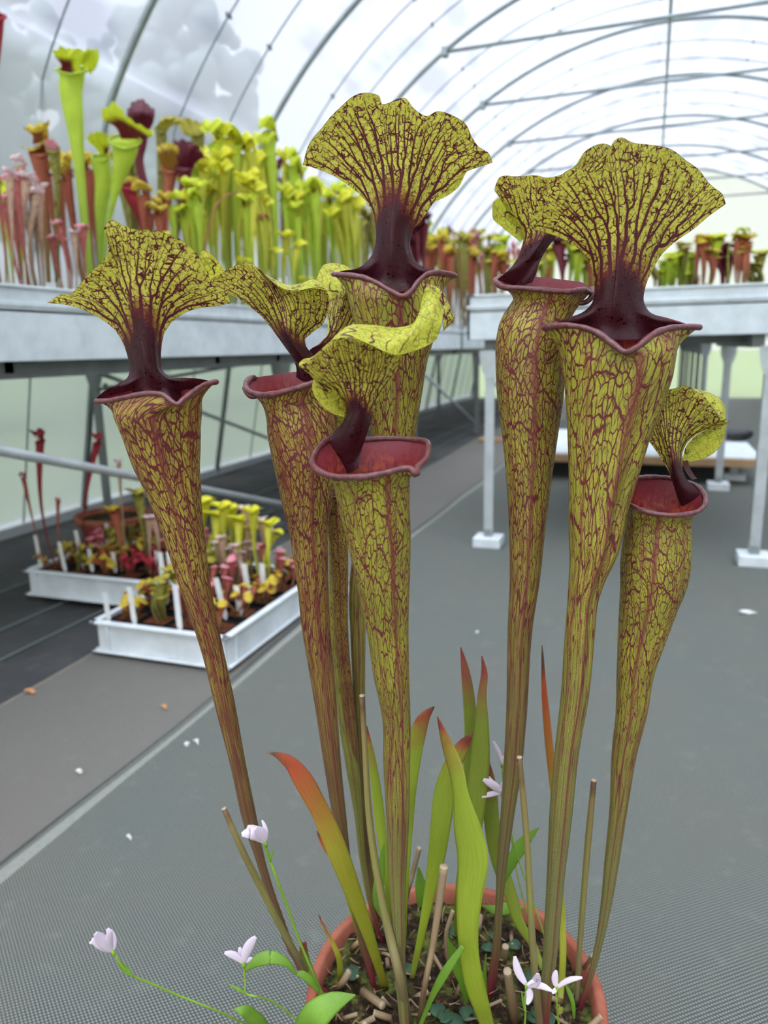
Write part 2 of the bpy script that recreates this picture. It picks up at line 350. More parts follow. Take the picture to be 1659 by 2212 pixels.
# ---------------------------------------------------------------- growing veins over a sheet
def grow(P3, seeds, n_attr=1500, step=.0011, infl=.02, kill=.0021, vmin=.2, bias=None, seed=0, bw=.25):
    """P3: (nv,nu,3) sheet; seeds: list of (u,v) starts. Veins spread in three rounds: trunks, branches, twigs"""
    r = np.random.default_rng(seed); nv, nu = P3.shape[:2]; a = P3
    area = np.linalg.norm(np.cross(a[1:, 1:]-a[:-1, :-1], a[1:, :-1]-a[:-1, 1:]), axis=2)/2
    vv = (np.arange(nv-1)+.5)/(nv-1); wgt = area*(vv[:, None] > vmin); p = (wgt/wgt.sum()).ravel()
    def pts(n, top=False):
        k = r.choice(len(p), n, p=p); j, i = k//(nu-1), k % (nu-1); fu, fv = r.random(n)[:, None], r.random(n)[:, None]
        return (a[j, i]*(1-fu)*(1-fv)+a[j, i+1]*fu*(1-fv)+a[j+1, i]*(1-fu)*fv+a[j+1, i+1]*fu*fv)
    def surf(u, v):
        jj = np.clip(v, 0, .9999)*(nv-1); ii = np.clip(u, 0, .9999)*(nu-1); j0 = jj.astype(int); i0 = ii.astype(int); fj = (jj-j0)[:, None]; fi = (ii-i0)[:, None]
        return a[j0, i0]*(1-fj)*(1-fi)+a[j0, i0+1]*(1-fj)*fi+a[j0+1, i0]*fj*(1-fi)+a[j0+1, i0+1]*fj*fi
    N, par, D = [], [], []
    def chain(uv, p0):
        """lay a vein along (u,v) waypoints; returns the indices of its nodes"""
        uv = np.array(uv, float); c = spl(uv, n=60); P = surf(c[:, 0], c[:, 1]); s = np.r_[0, np.cumsum(np.linalg.norm(np.diff(P, axis=0), axis=1))]
        k = max(2, int(s[-1]/step)); q = np.linspace(0, s[-1], k); P = np.stack([np.interp(q, s, P[:, i]) for i in range(3)], 1); T = np.gradient(P, axis=0); T /= np.linalg.norm(T, axis=1)[:, None]+1e-9
        for i in range(0 if p0 < 0 else 1, k): N.append(P[i]); par.append(p0); D.append(T[i]); p0 = len(N)-1
        return p0
    def fork(u, v, lo, hi, p0, lev):
        # a vein runs up the middle of its share of the sheet, then forks and shares it out
        mid = (lo+hi)/2+(hi-lo)*r.uniform(-.12, .12); w = hi-lo
        end = min(.975, v+(1-v)*(r.uniform(.22, .42) if lev < 4 else 1.)); 
        if w < .035 or end-v < .05: end = .975
        wb = w*.34; p1 = chain([(u, v), (u+(mid-u)*.45+r.uniform(-wb, wb), v+(end-v)*.4), (u+(mid-u)*.85+r.uniform(-wb, wb)*.6, v+(end-v)*.75), (mid, end)], p0)
        if end < .96:
            s = mid+w*r.uniform(-.08, .08)
            fork(mid, end, lo, s, p1, lev+1); fork(mid, end, s, hi, p1, lev+1)
            
    us = [q[0] for q in seeds]; bd = [0]+[(x+y)/2 for x, y in zip(us[:-1], us[1:])]+[1]
    for k, (u, v) in enumerate(seeds): fork(u, v, bd[k], bd[k+1], -1, 0)
    N = np.array(N); D = np.array(D)
    rounds = [(pts(n_attr//5), .03, .0026, .45), (pts(n_attr), .012, .0016, .25)]
    for at_, inf, kl, bw in rounds:
        n = len(at_); best = np.full(n, 9.); bi = np.zeros(n, int); alive = np.ones(n, bool); start = 0; stall = np.zeros(n, int)
        for it in range(240):
            new = N[start:]
            if len(new):
                for s0 in range(0, len(new), 400):
                    d = np.linalg.norm(at_[:, None]-new[None, s0:s0+400], axis=2); m = d.min(1); mi = d.argmin(1)+start+s0
                    up = m < best-1e-7; best[up] = m[up]; bi[up] = mi[up]; 
            alive &= best > kl; act = alive & (best < inf)
            if not act.any(): break
            dv = at_[act]-N[bi[act]]; dv /= np.linalg.norm(dv, axis=1)[:, None]
            ids, inv = np.unique(bi[act], return_inverse=True)
            S = np.zeros((len(ids), 3)); np.add.at(S, inv, dv); S /= np.linalg.norm(S, axis=1)[:, None]+1e-9
            S = S*(1-bw)+D[ids]*bw+r.normal(size=S.shape)*.10; S /= np.linalg.norm(S, axis=1)[:, None]
            newp = N[ids]+S*step; start = len(N)
            dd = np.array([np.linalg.norm(N-q, axis=1).min() for q in newp]); ok = dd > step*.45
            for j in np.where(~ok)[0]:      # pulled two ways: go for the nearest one only
                m = np.where(act & (bi == ids[j]))[0]; k = m[best[m].argmin()]; q = at_[k]-N[ids[j]]; q /= np.linalg.norm(q); q = N[ids[j]]+q*step
                if np.linalg.norm(N-q, axis=1).min() > step*.45: newp[j] = q; S[j] = (q-N[ids[j]])/step; ok[j] = True
                else: alive[k] = False
            if not ok.any(): continue
            N = np.vstack([N, newp[ok]]); D = np.vstack([D, S[ok]]); par += ids[ok].tolist()
    par = np.array(par); e = 1.95; w0 = .00019; ch = np.zeros(len(N)); w = np.zeros(len(N))
    for i in range(len(N)-1, -1, -1):
        base = ch[i] if ch[i] > 0 else w0**e
        w[i] = base**(1/e)
        if par[i] >= 0: ch[par[i]] += base
    w = np.clip(w, .0001, .00135)
    has = np.bincount(par[par >= 0], minlength=len(N)) > 0
    segs = [(i, par[i], w[i]) for i in range(len(N)) if par[i] >= 0]
    for t in np.where(~has)[0]:
        if r.random() < .45:
            d = np.linalg.norm(N-N[t], axis=1); q = t
            for _ in range(8):
                if q >= 0: d[q] = 9; q = par[q]
            d[D@D[t] < -.2] = 9; k = d.argmin()
            if d[k] < .0032: segs.append((t, k, .00018))
    return N, np.array([s[0] for s in segs]), np.array([s[1] for s in segs]), np.array([s[2] for s in segs])
def vein_dist(V, g):
    """signed distance (mm) from each vertex to the nearest vein edge"""
    N, ia, ib, w = g; A = N[ia]; B = N[ib]; AB = B-A; L2 = (AB**2).sum(1)+1e-14; mid = (A+B)/2
    out = np.empty(len(V))
    m2 = (mid**2).sum(1)
    for s in range(0, len(V), 3000):
        v = V[s:s+3000]; d2 = (v**2).sum(1)[:, None]+m2[None]-2*v@mid.T
        sc = np.sqrt(np.maximum(d2, 0))-w[None]; k = np.argpartition(sc, 5, axis=1)[:, :5]
        a = A[k]; ab = AB[k]; t = np.clip(((v[:, None]-a)*ab).sum(2)/L2[k], 0, 1)
        d = np.linalg.norm(v[:, None]-a-ab*t[..., None], axis=2)-w[k]; out[s:s+3000] = d.min(1)
    return out*1000
def coons(L, R, B, T, nu, nv, tb=1.7, bb=2.):
    """sheet between four outline curves given in picture coordinates (bottom->top, left->right)"""
    qv = np.linspace(0, 1, nv); qu = np.linspace(0, 1, nu)
    Lc, Rc = spl(L, q=qv), spl(R, q=qv); Bc, Tc = spl(B, q=qu), spl(T, q=qu)
    u = qu[None, :, None]; v = qv[:, None, None]
    bl = Bc[None]-((1-u)*Bc[0]+u*Bc[-1]); tl = Tc[None]-((1-u)*Tc[0]+u*Tc[-1])
    return (1-u)*Lc[:, None]+u*Rc[:, None]+(1-v)**bb*bl+v**tb*tl
def dgrid(rows, nu, nv):
    """rows: [(v,[offsets across])] -> (nv,nu) offsets"""
    q = np.linspace(0, 1, nu); A = np.array([spl(np.array(r, float)[:, None], t=np.linspace(0, 1, len(r)), q=q)[:, 0] for _, r in rows])
    return spl(A, t=[v for v, _ in rows], q=np.linspace(0, 1, nv))
def sheet(px, D):
    """(nv,nu,2) picture coords and (nv,nu) level distances -> points of the place"""
    x = (px[..., 0]-W_/2)/FPX; y = -(px[..., 1]-H_/2)/FPX
    r = np.stack([x, y, np.ones_like(x)], -1) @ M.T
    return CAM+r*(D/(r@FW))[..., None]
def edge_attr(nu, nv, sides=(1, 1, 0, 1)):
    u = np.linspace(0, 1, nu)[None]; v = np.linspace(0, 1, nv)[:, None]; e = np.zeros((nv, nu))
    if sides[0]: e = np.maximum(e, 1-u/.008)
    if sides[1]: e = np.maximum(e, 1-(1-u)/.008)
    if sides[3]: e = np.maximum(e, 1-(1-v)/.012)
    return np.clip(e, 0, 1)
def hood(parent, patches, name='hood', seed=0, mat=None):
    """patches: dicts(L,R,B,T,D0,rows,nu,nv,red,seeds,mat) joined in one sheet-like mesh"""
    V, F, vd, red, ed, mi = [], [], [], [], [], []; n = 0; mats = []
    for k, p in enumerate(patches):
        nu, nv = p.get('nu', 170), p.get('nv', 150)
        if 'P' in p:      # direct: rows of picture points with their own distances (x,y,d)
            G = np.array([spl(np.array(r, float), q=np.linspace(0, 1, nu)) for r in p['P']])
            G = spl(G.reshape(len(G), -1), t=p.get('vt') or np.linspace(0, 1, len(G)), q=np.linspace(0, 1, nv)).reshape(nv, nu, 3)
            S = sheet(G[..., :2], p['D0']+G[..., 2])
        else:
            px = coons(p['L'], p['R'], p['B'], p['T'], nu, nv, p.get('tb', 1.7)); S = sheet(px, p['D0']+dgrid(p['rows'], nu, nv))
        if p.get('rip', 1):
            u = np.linspace(0, 1, nu)[None]; v = np.linspace(0, 1, nv)[:, None]
            S = S+FW*(.0016*np.sin(u*23+k+seed)*v**3+.0007*np.sin(u*51+2*k)*v**5)[..., None]
        g = grow(S, p.get('seeds') or [(x, .12) for x in np.linspace(.12, .88, 9)], p.get('na', 1500), vmin=p.get('vmin', .15), seed=seed*10+k, infl=p.get('infl', .02))
        fl = S.reshape(-1, 3); V.append(fl); F += [tuple(i+n for i in q) for q in gridf(nu, nv)]; n += len(fl)
        vd.append(vein_dist(fl, g)+(.42 if p.get('mat') is HOOD_PALE else p.get('thin', 0))); u = np.linspace(0, 1, nu)[None]; v = np.linspace(0, 1, nv)[:, None]
        rf = p.get('red') or (lambda u, v: 0*u*v); red.append((rf(u, v)+0*u*v).ravel()); ed.append(edge_attr(nu, nv, p.get('sides', (1, 1, 0, 1))).ravel())
        m = p.get('mat', mat or HOOD)
        if m not in mats: mats.append(m)
        mi += [mats.index(m)]*((nu-1)*(nv-1))
    return obj(name, np.concatenate(V), F, None, parent, dict(vd=np.concatenate(vd), red=np.concatenate(red), edge=np.concatenate(ed)), mats=mats, fmi=mi)
def lerpk(tab, y):
    y0 = [a for a, _ in tab]; return np.interp(y, y0, [b for _, b in tab])
def frames(Cn):
    T = np.gradient(Cn, axis=0); T /= np.linalg.norm(T, axis=1)[:, None]
    E1 = RT[None]-T*(T@RT)[:, None]; E1 /= np.linalg.norm(E1, axis=1)[:, None]
    E2 = np.cross(E1, T); s = np.sign((E2@FW)).reshape(-1, 1); return T, E1, E2*s
def tube_rings(rows, dist, flat=.9, n=72, m=150, keel=.05, keelw=.16, ka=270):
    """rows (xl,xr,y) from top to bottom -> rings of points, top first"""
    rows = np.array(rows, float); rr = spl(rows, n=m, t=(rows[:, 2]-rows[0, 2])/(rows[-1, 2]-rows[0, 2]))
    Cn = np.array([pt((a+b)/2, y, lerpk(dist, y)) for a, b, y in rr]); dp = np.array([depth(c) for c in Cn])
    cx = (rr[:, 0]+rr[:, 1])/2; sl = np.gradient(cx)/np.gradient(rr[:, 2]); cosw = 1/np.sqrt(1+sl**2)
    rad = (rr[:, 1]-rr[:, 0])/2*cosw*dp/FPX
    T, E1, E2 = frames(Cn)
    ph = np.arange(n)*2*PI/n; k = 1+keel*np.exp(-((np.angle(np.exp(1j*(ph-math.radians(ka)))))/keelw)**2)
    R = Cn[:, None]+rad[:, None, None]*(np.cos(ph)*k)[None, :, None]*E1[:, None]+rad[:, None, None]*flat*(np.sin(ph)*k)[None, :, None]*E2[:, None]
    return Cn, rad, R, ph
def pitcher(root, name, rows, dist, lip, mat=TUBE, flat=.9, keel=.05, ka=270, liprange=(180, 360), lipr=.0017, K=26, ycut=0, seed=0, wide=34, label=None, lip_close=False, power=1.9, wing=None, nolip=False):
    n = 120
    Cn, rad, R, ph = tube_rings(rows, dist, flat, n=n, m=170, keel=keel, ka=ka)
    lip = sorted(lip); la = np.array([a for a, *_ in lip], float); lp = np.array([[x, y, d] for _, x, y, d in lip], float)
    LP = spl(lp, closed=True, t=la/360., q=(np.degrees(ph)/360-la[0]/360) % 1+la[0]/360)
    D0 = lerpk(dist, rows[0][2]); LP3 = sheet(LP[None, :, :2], (D0+LP[:, 2])[None])[0]
    T0 = Cn[0]-Cn[3]; T0 /= np.linalg.norm(T0)
    s = np.linspace(1, 0, K)[:-1]; dv = LP3-R[0]; ax = (dv@T0)[:, None]*T0; pe = dv-ax
    tr = np.array([R[0]+ax*q+pe*q**power for q in s])
    rings = np.concatenate([tr, R])
    if wing is not None: rings = wing(rings, ph)
    m = len(rings); seg = np.linalg.norm(np.diff(rings.mean(1), axis=0), axis=1); arc = np.r_[0, np.cumsum(seg)]; tot = arc[-1]
    h = 1-arc/tot; r_loc = np.linalg.norm(rings-rings.mean(1)[:, None], axis=2).mean(1)
    g = .07+.93*sm(.42, 1.0, h); cell = 2*PI*max(r_loc[K], .012)/wide*2.5
    ty = np.r_[0, np.cumsum(seg/cell*(g[1:]+g[:-1])/2)]
    tx = np.arange(n+1)/n*wide
    V = np.concatenate([rings, rings[:, :1]], axis=1)            # doubled seam so the skin pattern closes cleanly
    tc = np.zeros((m, n+1, 3)); tc[..., 0] = tx[None]+2.2*np.sin(ty*.35+seed)[:, None]*.5; tc[..., 1] = ty[:, None]+.9*np.sin(tx*.9+seed)[None]*.5; tc[..., 2] = seed
    hh = np.repeat(h[:, None], n+1, 1); lin = np.repeat(sm(1., .0, np.arange(m)/(K*1.1))[:, None], n+1, 1)
    php = np.r_[ph, 2*PI]; kk = np.exp(-((np.angle(np.exp(1j*(php-math.radians(ka)))))/.08)**2); k2 = sum(np.exp(-((np.angle(np.exp(1j*(php-math.radians(a)))))/.055)**2) for a in (ka-52, ka+50, ka-100, ka+104))*.6
    kl = np.repeat(np.maximum(kk, k2)[None], m, 0)
    red = np.repeat(sm(4, 0, np.arange(m))[:, None], n+1, 1)*.8
    o = obj(name, V.reshape(-1, 3), [q[::-1] for q in gridf(n+1, m)], mat, root, dict(tc=tc.reshape(-1, 3), hgt=hh.ravel(), red=red.ravel(), keel=kl.ravel(), lipin=lin.ravel()))
    if not nolip:
        a0, a1 = liprange; closed = a1-a0 >= 360
        q = np.linspace(a0, a1, 150, endpoint=not closed); LQ = spl(lp, closed=True, t=la/360., q=(q/360-la[0]/360) % 1+la[0]/360)
        L3 = sheet(LQ[None, :, :2], (D0+LQ[:, 2])[None])[0]
        e = np.ones(len(q)) if closed else np.clip(np.minimum(np.arange(150), 149-np.arange(150))/5, .35, 1)
        rr = lipr*e*(1+.1*np.sin(q*.11+seed)+.06*np.sin(q*.37))
        v, f = sweep(L3, rr, 12, not closed, closed=closed); obj('lip', v, f, LIP, o)
    return o
def leaf(root, name, P, w, D, mat, tw=0., cup=.25, n=46, nu=9, thick=None):
    """strap leaf: P picture points base->tip, w widths in px, D distances"""
    P = np.array(P, float); k = len(P); A = np.c_[P, np.broadcast_to(D, (k,)) if np.ndim(D) else np.full(k, D), w]
    S = spl(A, n=n, q=np.linspace(0, 1, n)) if False else spl(A, t=np.r_[0, np.cumsum(np.linalg.norm(np.diff(P, axis=0), axis=1))]/np.linalg.norm(np.diff(P, axis=0), axis=1).sum(), q=np.linspace(0, 1, n))
    c = np.array([pt(x, y, d) for x, y, d, _ in S]); dp = np.array([depth(p) for p in c]); ww = np.maximum(S[:, 3], .6)/2*dp/FPX
    T, E1, E2 = frames(c); vdir = c-CAM; vdir /= np.linalg.norm(vdir, axis=1)[:, None]
    S1 = np.cross(T, vdir); S1 /= np.linalg.norm(S1, axis=1)[:, None]; S2 = np.cross(S1, T)
    S1 *= np.sign(S1@RT)[:, None]; s2s = np.sign(S2@FW)[:, None]; S2 *= np.where(s2s == 0, 1, s2s)
    u = np.linspace(-1, 1, nu); an = np.linspace(0, tw, n)
    A1 = S1*np.cos(an)[:, None]+S2*np.sin(an)[:, None]; A2 = -S1*np.sin(an)[:, None]+S2*np.cos(an)[:, None]
    V = c[:, None]+ww[:, None, None]*(u[None, :, None]*A1[:, None]+(cup*(u**2))[None, :, None]*A2[:, None])
    t = np.repeat(np.linspace(0, 1, n)[:, None], nu, 1); tc = np.stack([np.repeat((u*.5)[None], n, 0), t*8, 0*t], -1)
    o = obj(name, V.reshape(-1, 3), gridf(nu, n), mat, root, dict(t=t.ravel(), tc=tc.reshape(-1, 3)))
    so = o.modifiers.new('s', 'SOLIDIFY'); so.thickness = thick or .0007; so.offset = 0
    return o
def stalk(root, name, P, w, D, mat, hollow=None, n=30, cut=True):
    P = np.array(P, float); k = len(P); A = np.c_[P, np.broadcast_to(D, (k,)), np.broadcast_to(w, (k,))]
    S = spl(A, q=np.linspace(0, 1, n)); c = np.array([pt(x, y, d) for x, y, d, _ in S]); dp = np.array([depth(p) for p in c]); r = S[:, 3]/2*dp/FPX
    v, f = sweep(c, r, 12, True); t = np.repeat(np.linspace(0, 1, n), 12); tc = np.stack([np.tile(np.arange(12)/12, n), t*8, 0*t], -1)
    o = obj(name, v, f, mat, root, dict(t=t, tc=tc))
    if hollow:
        a = c[-1]; d = c[-1]-c[-2]; d /= np.linalg.norm(d); v, f = sweep([a-d*.0004, a+d*.0005], [r[-1]*1.0, r[-1]*.97], 14, True)
        q = obj('cut_end', v, f, STRAW_CUT, o)
    return o
# ================================================================ the potted pitcher plant in front
PC = np.array([-.133, .534]); PR = .130; PZ = .250
ROOT = empty('potted_pitcher_plant', (PC[0], PC[1], 0), 'large potted pitcher plant with tall red-veined yellow-green pitchers in a terracotta pot, close in front', 'potted plant')
def lathe(prof, n=64, c=(0, 0), jit=0):
    prof = np.array(prof, float); ph = np.arange(n)*2*PI/n
    V = np.stack([c[0]+prof[:, 0][:, None]*np.cos(ph), c[1]+prof[:, 0][:, None]*np.sin(ph), np.repeat(prof[:, 1][:, None], n, 1)], -1)
    return V.reshape(-1, 3), gridf(n, len(prof), True)
v, f = lathe([(0, .004), (.080, .004), (.083, 0), (.086, .004), (.116, .200), (.1165, .203), (.126, .206), (.1285, .210), (.1305, .246), (.129, .2495), (.124, .2505), (.121, .249), (.119, .235), (.112, .19), (.05, .18), (0, .18)], 96, PC)
pot = obj('pot', v, f, TERRA, ROOT)
# soil: a heaped rough disc, with moss
nr, na = 60, 160; rr = np.linspace(0, .1195, nr)[:, None]; ph = (np.arange(na)*2*PI/na)[None]
x = PC[0]+rr*np.cos(ph); y = PC[1]+rr*np.sin(ph); P2 = np.stack([x, y], -1)
z = .2385+.004*vnoise(P2*90, 1)+.0035*vnoise(P2*260, 2)+.002*vnoise(P2*700, 3)-.004*(rr/.12)**4
obj('soil', np.stack([x, y, z], -1).reshape(-1, 3), gridf(na, nr, True), SOIL, pot)
def SZ(px, py, z=.236): 
    p = at(px, py, z=z); return float(p@FW-CAM@FW)
def dist_tab(rows, base, dtop, dmid=None, db=None):
    """level distance along a pitcher: rooted at the soil under `base`, reaching dtop at the mouth"""
    y0 = rows[0][2]; yb = base[1]; d0 = SZ(*base) if db is None else db
    return [(y0, dtop), (y0+.5*(yb-y0), (dtop+d0)/2 if dmid is None else dmid), (yb, d0)]
# --- pitcher on the left
r1 = [(247, 437, 890), (265, 434, 935), (288, 434, 1000), (312, 435, 1050), (326, 436, 1085), (354, 443, 1160), (382, 453, 1247), (412, 468, 1334), (439, 486, 1420), (460, 505, 1507), (497, 531, 1650), (526, 557, 1778), (550, 571, 1850), (589, 608, 1970), (628, 648, 2065), (668, 692, 2125), (706, 722, 2150)]
t1 = dist_tab(r1, (714, 2150), .500)
L1 = [(0, 455, 828, 0), (25, 425, 818, .018), (60, 385, 822, .028), (90, 335, 826, .032), (120, 280, 826, .028), (150, 235, 846, .018), (180, 207, 866, -.002), (200, 237, 865, -.012), (220, 283, 856, -.022), (240, 322, 850, -.028), (256, 352, 853, -.032), (270, 381, 873, -.036), (284, 398, 861, -.032), (305, 422, 843, -.024), (330, 445, 830, -.012), (350, 467, 825, -.004)]
p1 = pitcher(ROOT, 'pitcher', r1, t1, L1, TUBE_RED, seed=1, liprange=(176, 356), ka=278)
frontal = [(0, [0, .018, .029, .012, .0115, .012, .029, .018, 0]), (.14, [.012, .016, .021, .013, .012, .013, .021, .016, .012]), (.3, [.022, .014, .008, .022, .022][:0] or [.024, .016, .010, .006, .010, .016, .024]), (.5, [.024, .010, .004, .010, .024]), (.75, [.026, .004, -.008, .004, .026]), (1, [.020, -.012, -.022, -.012, .022])]
def redcol(c=.46, k=.30, w=1.): 
    return lambda u, v: np.clip(1.08-sm(c-.12, c+k, v+abs(u-.5)*.2*w)*1.1, 0, 1.1)
hood(p1, [dict(L=[(206, 862), (225, 845), (254, 830), (277, 812), (280, 795), (274, 765), (262, 734), (245, 710), (219, 690), (190, 674), (158, 662), (123, 656), (99, 654)],
               R=[(466, 826), (430, 818), (398, 816), (366, 813), (353, 803), (349, 785), (349, 751), (355, 722), (372, 696), (398, 677), (430, 666), (471, 661), (499, 655)],
               B=[(206, 862), (270, 868), (330, 872), (400, 862), (466, 826)],
               T=[(99, 654), (129, 636), (155, 634), (173, 615), (196, 589), (219, 563), (232, 540), (230, 512), (225, 494), (233, 481), (246, 477), (268, 488), (294, 495), (326, 495), (358, 504), (393, 519), (421, 543), (440, 574), (460, 612), (494, 634), (499, 655)],
               D0=.500, rows=frontal, nu=190, nv=170, red=redcol(.52, .3), seeds=[(x, .30) for x in np.linspace(.08, .92, 8)], vmin=.3)], seed=1)
# --- tall pitcher in the middle, behind
r3 = [(752, 955, 640), (763, 947, 690), (770, 937, 730), (775, 928, 760), (792, 912, 850), (800, 896, 945), (803, 880, 1020), (785, 850, 1120), (762, 812, 1200), (754, 792, 1290), (757, 790, 1370), (766, 790, 1555), (783, 798, 1760), (798, 809, 1900), (812, 820, 1990)]
t3 = dist_tab(r3, (822, 2010), .585)
L3 = [(0, 985, 598, 0), (30, 945, 586, .02), (60, 905, 575, .028), (90, 858, 572, .03), (120, 812, 572, .028), (150, 765, 584, .02), (180, 718, 592, 0), (200, 745, 594, -.012), (222, 785, 600, -.02), (243, 818, 613, -.028), (258, 846, 630, -.034), (270, 870, 640, -.038), (282, 888, 629, -.034), (296, 905, 606, -.028), (312, 925, 592, -.022), (332, 955, 590, -.012), (350, 984, 596, -.002)]
p3 = pitcher(ROOT, 'pitcher', r3, t3, L3, TUBE, seed=3, liprange=(177, 357), ka=274, lipr=.002)
hood(p3, [dict(L=[(716, 592), (740, 585), (770, 580), (792, 566), (804, 548), (811, 525), (812, 500), (806, 468), (789, 433), (768, 412), (746, 395), (715, 377), (686, 365), (654, 356)],
               R=[(990, 598), (955, 590), (922, 580), (900, 566), (889, 545), (886, 520), (893, 495), (907, 480), (922, 459), (948, 425), (975, 398), (1005, 372), (1035, 360), (1065, 350)],
               B=[(716, 592), (780, 612), (860, 630), (940, 612), (990, 598)],
               T=[(654, 356), (664, 322), (692, 279), (729, 236), (763, 210), (797, 201), (819, 207), (826, 224), (842, 220), (858, 212), (873, 211), (892, 234), (906, 245), (920, 251), (943, 241), (978, 247), (1004, 266), (1020, 298), (1034, 318), (1056, 332), (1065, 350)],
               D0=.585, rows=frontal, nu=200, nv=170, red=redcol(.50, .32), seeds=[(x, .32) for x in np.linspace(.08, .92, 8)], vmin=.32, na=1900),
          dict(P=[[(936, 432, .03), (960, 405, .032), (990, 378, .034), (1014, 362, .036)], [(940, 436, .036), (968, 422, .038), (992, 402, .04), (1004, 378, .04)]], D0=.585, nu=40, nv=16, rip=0, na=60, mat=HOOD_PALE, seeds=[(.2, .1)], sides=(0, 0, 0, 1))], seed=3)
# --- big pitcher on the right
r6 = [(1212, 1455, 772), (1217, 1448, 810), (1221, 1431, 860), (1226, 1402, 940), (1228, 1384, 1000), (1229, 1369, 1050), (1229, 1355, 1100), (1229, 1345, 1150), (1229, 1330, 1200), (1228, 1307, 1250), (1226, 1291, 1300), (1222, 1286, 1350), (1212, 1272, 1500), (1199, 1251, 1620), (1187, 1236, 1760), (1181, 1219, 1900), (1173, 1205, 2050), (1167, 1188, 2190), (1170, 1184, 2240)]
t6 = dist_tab(r6, (1177, 2244), .520)
L6 = [(0, 1505, 707, 0), (28, 1470, 695, .02), (60, 1410, 680, .03), (90, 1340, 676, .034), (120, 1280, 680, .03), (150, 1220, 694, .02), (180, 1172, 708, 0), (198, 1205, 703, -.012), (220, 1252, 706, -.022), (240, 1292, 720, -.03), (256, 1322, 742, -.036), (270, 1350, 760, -.042), (284, 1378, 748, -.036), (300, 1404, 727, -.03), (318, 1434, 712, -.022), (336, 1472, 706, -.012), (352, 1512, 707, -.002)]
def fold6(R, ph):
    # a deep crease runs down beside the keel where the tube has folded over itself
    m = len(R); y = np.linspace(0, 1, m)[:, None]; a = np.angle(np.exp(1j*(ph-math.radians(276))))[None]
    c = R.mean(1)[:, None]; amp = (.30*np.exp(-((y-.40)/.13)**2)*np.exp(-((a-.34)/.2)**2))[..., None]
    bul = (.10*np.exp(-((y-.40)/.14)**2)*np.exp(-((a+.02)/.16)**2))[..., None]
    return R-(R-c)*amp+(R-c)*bul
p6 = pitcher(ROOT, 'pitcher', r6, t6, L6, TUBE, seed=6, liprange=(177, 357), ka=276, lipr=.0021, wing=fold6)
hood(p6, [dict(L=[(1170, 708), (1200, 697), (1235, 684), (1262, 672), (1278, 655), (1284, 630), (1282, 603), (1273, 566), (1251, 539), (1214, 516), (1178, 503), (1142, 494)],
               R=[(1510, 706), (1472, 698), (1430, 685), (1402, 672), (1391, 650), (1394, 621), (1409, 585), (1427, 553), (1454, 526), (1499, 494), (1531, 467), (1567, 441)],
               B=[(1170, 708), (1250, 722), (1340, 735), (1430, 722), (1510, 706)],
               T=[(1142, 494), (1151, 458), (1174, 422), (1201, 390), (1223, 370), (1242, 362), (1264, 368), (1291, 369), (1307, 354), (1314, 327), (1327, 304), (1341, 297), (1364, 307), (1409, 311), (1445, 322), (1481, 347), (1517, 374), (1544, 404), (1560, 420), (1567, 441)],
               D0=.520, rows=frontal, nu=210, nv=180, red=redcol(.46, .32), seeds=[(x, .34) for x in np.linspace(.08, .92, 8)], vmin=.34, na=1900)], seed=6)
# --- pitcher behind the big one, its mouth turned to the right
r5 = [(1098, 1240, 672), (1078, 1234, 705), (1071, 1226, 740), (1071, 1221, 780), (1074, 1217, 850), (1086, 1203, 950), (1095, 1189, 1050), (1100, 1177, 1150), (1101, 1166, 1250), (1097, 1151, 1350), (1093, 1137, 1555), (1088, 1128, 1650), (1081, 1111, 1760), (1074, 1098, 1850), (1070, 1087, 1950), (1063, 1081, 2050), (1051, 1068, 2135), (1050, 1062, 2155)]
t5 = dist_tab(r5, (1056, 2155), .575)
L5 = [(0, 1277, 624, .0), (18, 1262, 612, .016), (50, 1215, 604, .026), (90, 1160, 598, .03), (130, 1112, 596, .024), (160, 1080, 600, .01), (180, 1070, 607, 0), (200, 1086, 620, -.012), (225, 1120, 622, -.022), (250, 1160, 625, -.026), (275, 1200, 629, -.028), (300, 1235, 630, -.026), (325, 1262, 626, -.018), (345, 1276, 632, -.008)]
p5 = pitcher(ROOT, 'pitcher', r5, t5, L5, TUBE_MID, seed=5, liprange=(120, 362), ka=268, lipr=.002)
obj('lip_curl', *sweep(spl(np.array([pt(1277, 624, .572), pt(1280, 636, .568), pt(1270, 650, .566), pt(1254, 655, .566), pt(1243, 650, .568)]), n=20), np.linspace(.0026, .0016, 20), 10), LIP, p5)
side = [(0, [.0, .01, .014, .01, .0]), (.3, [.012, .004, .0, .004, .012]), (.6, [.02, .006, -.002, .006, .02]), (1, [.01, -.01, -.02, -.01, .02])]
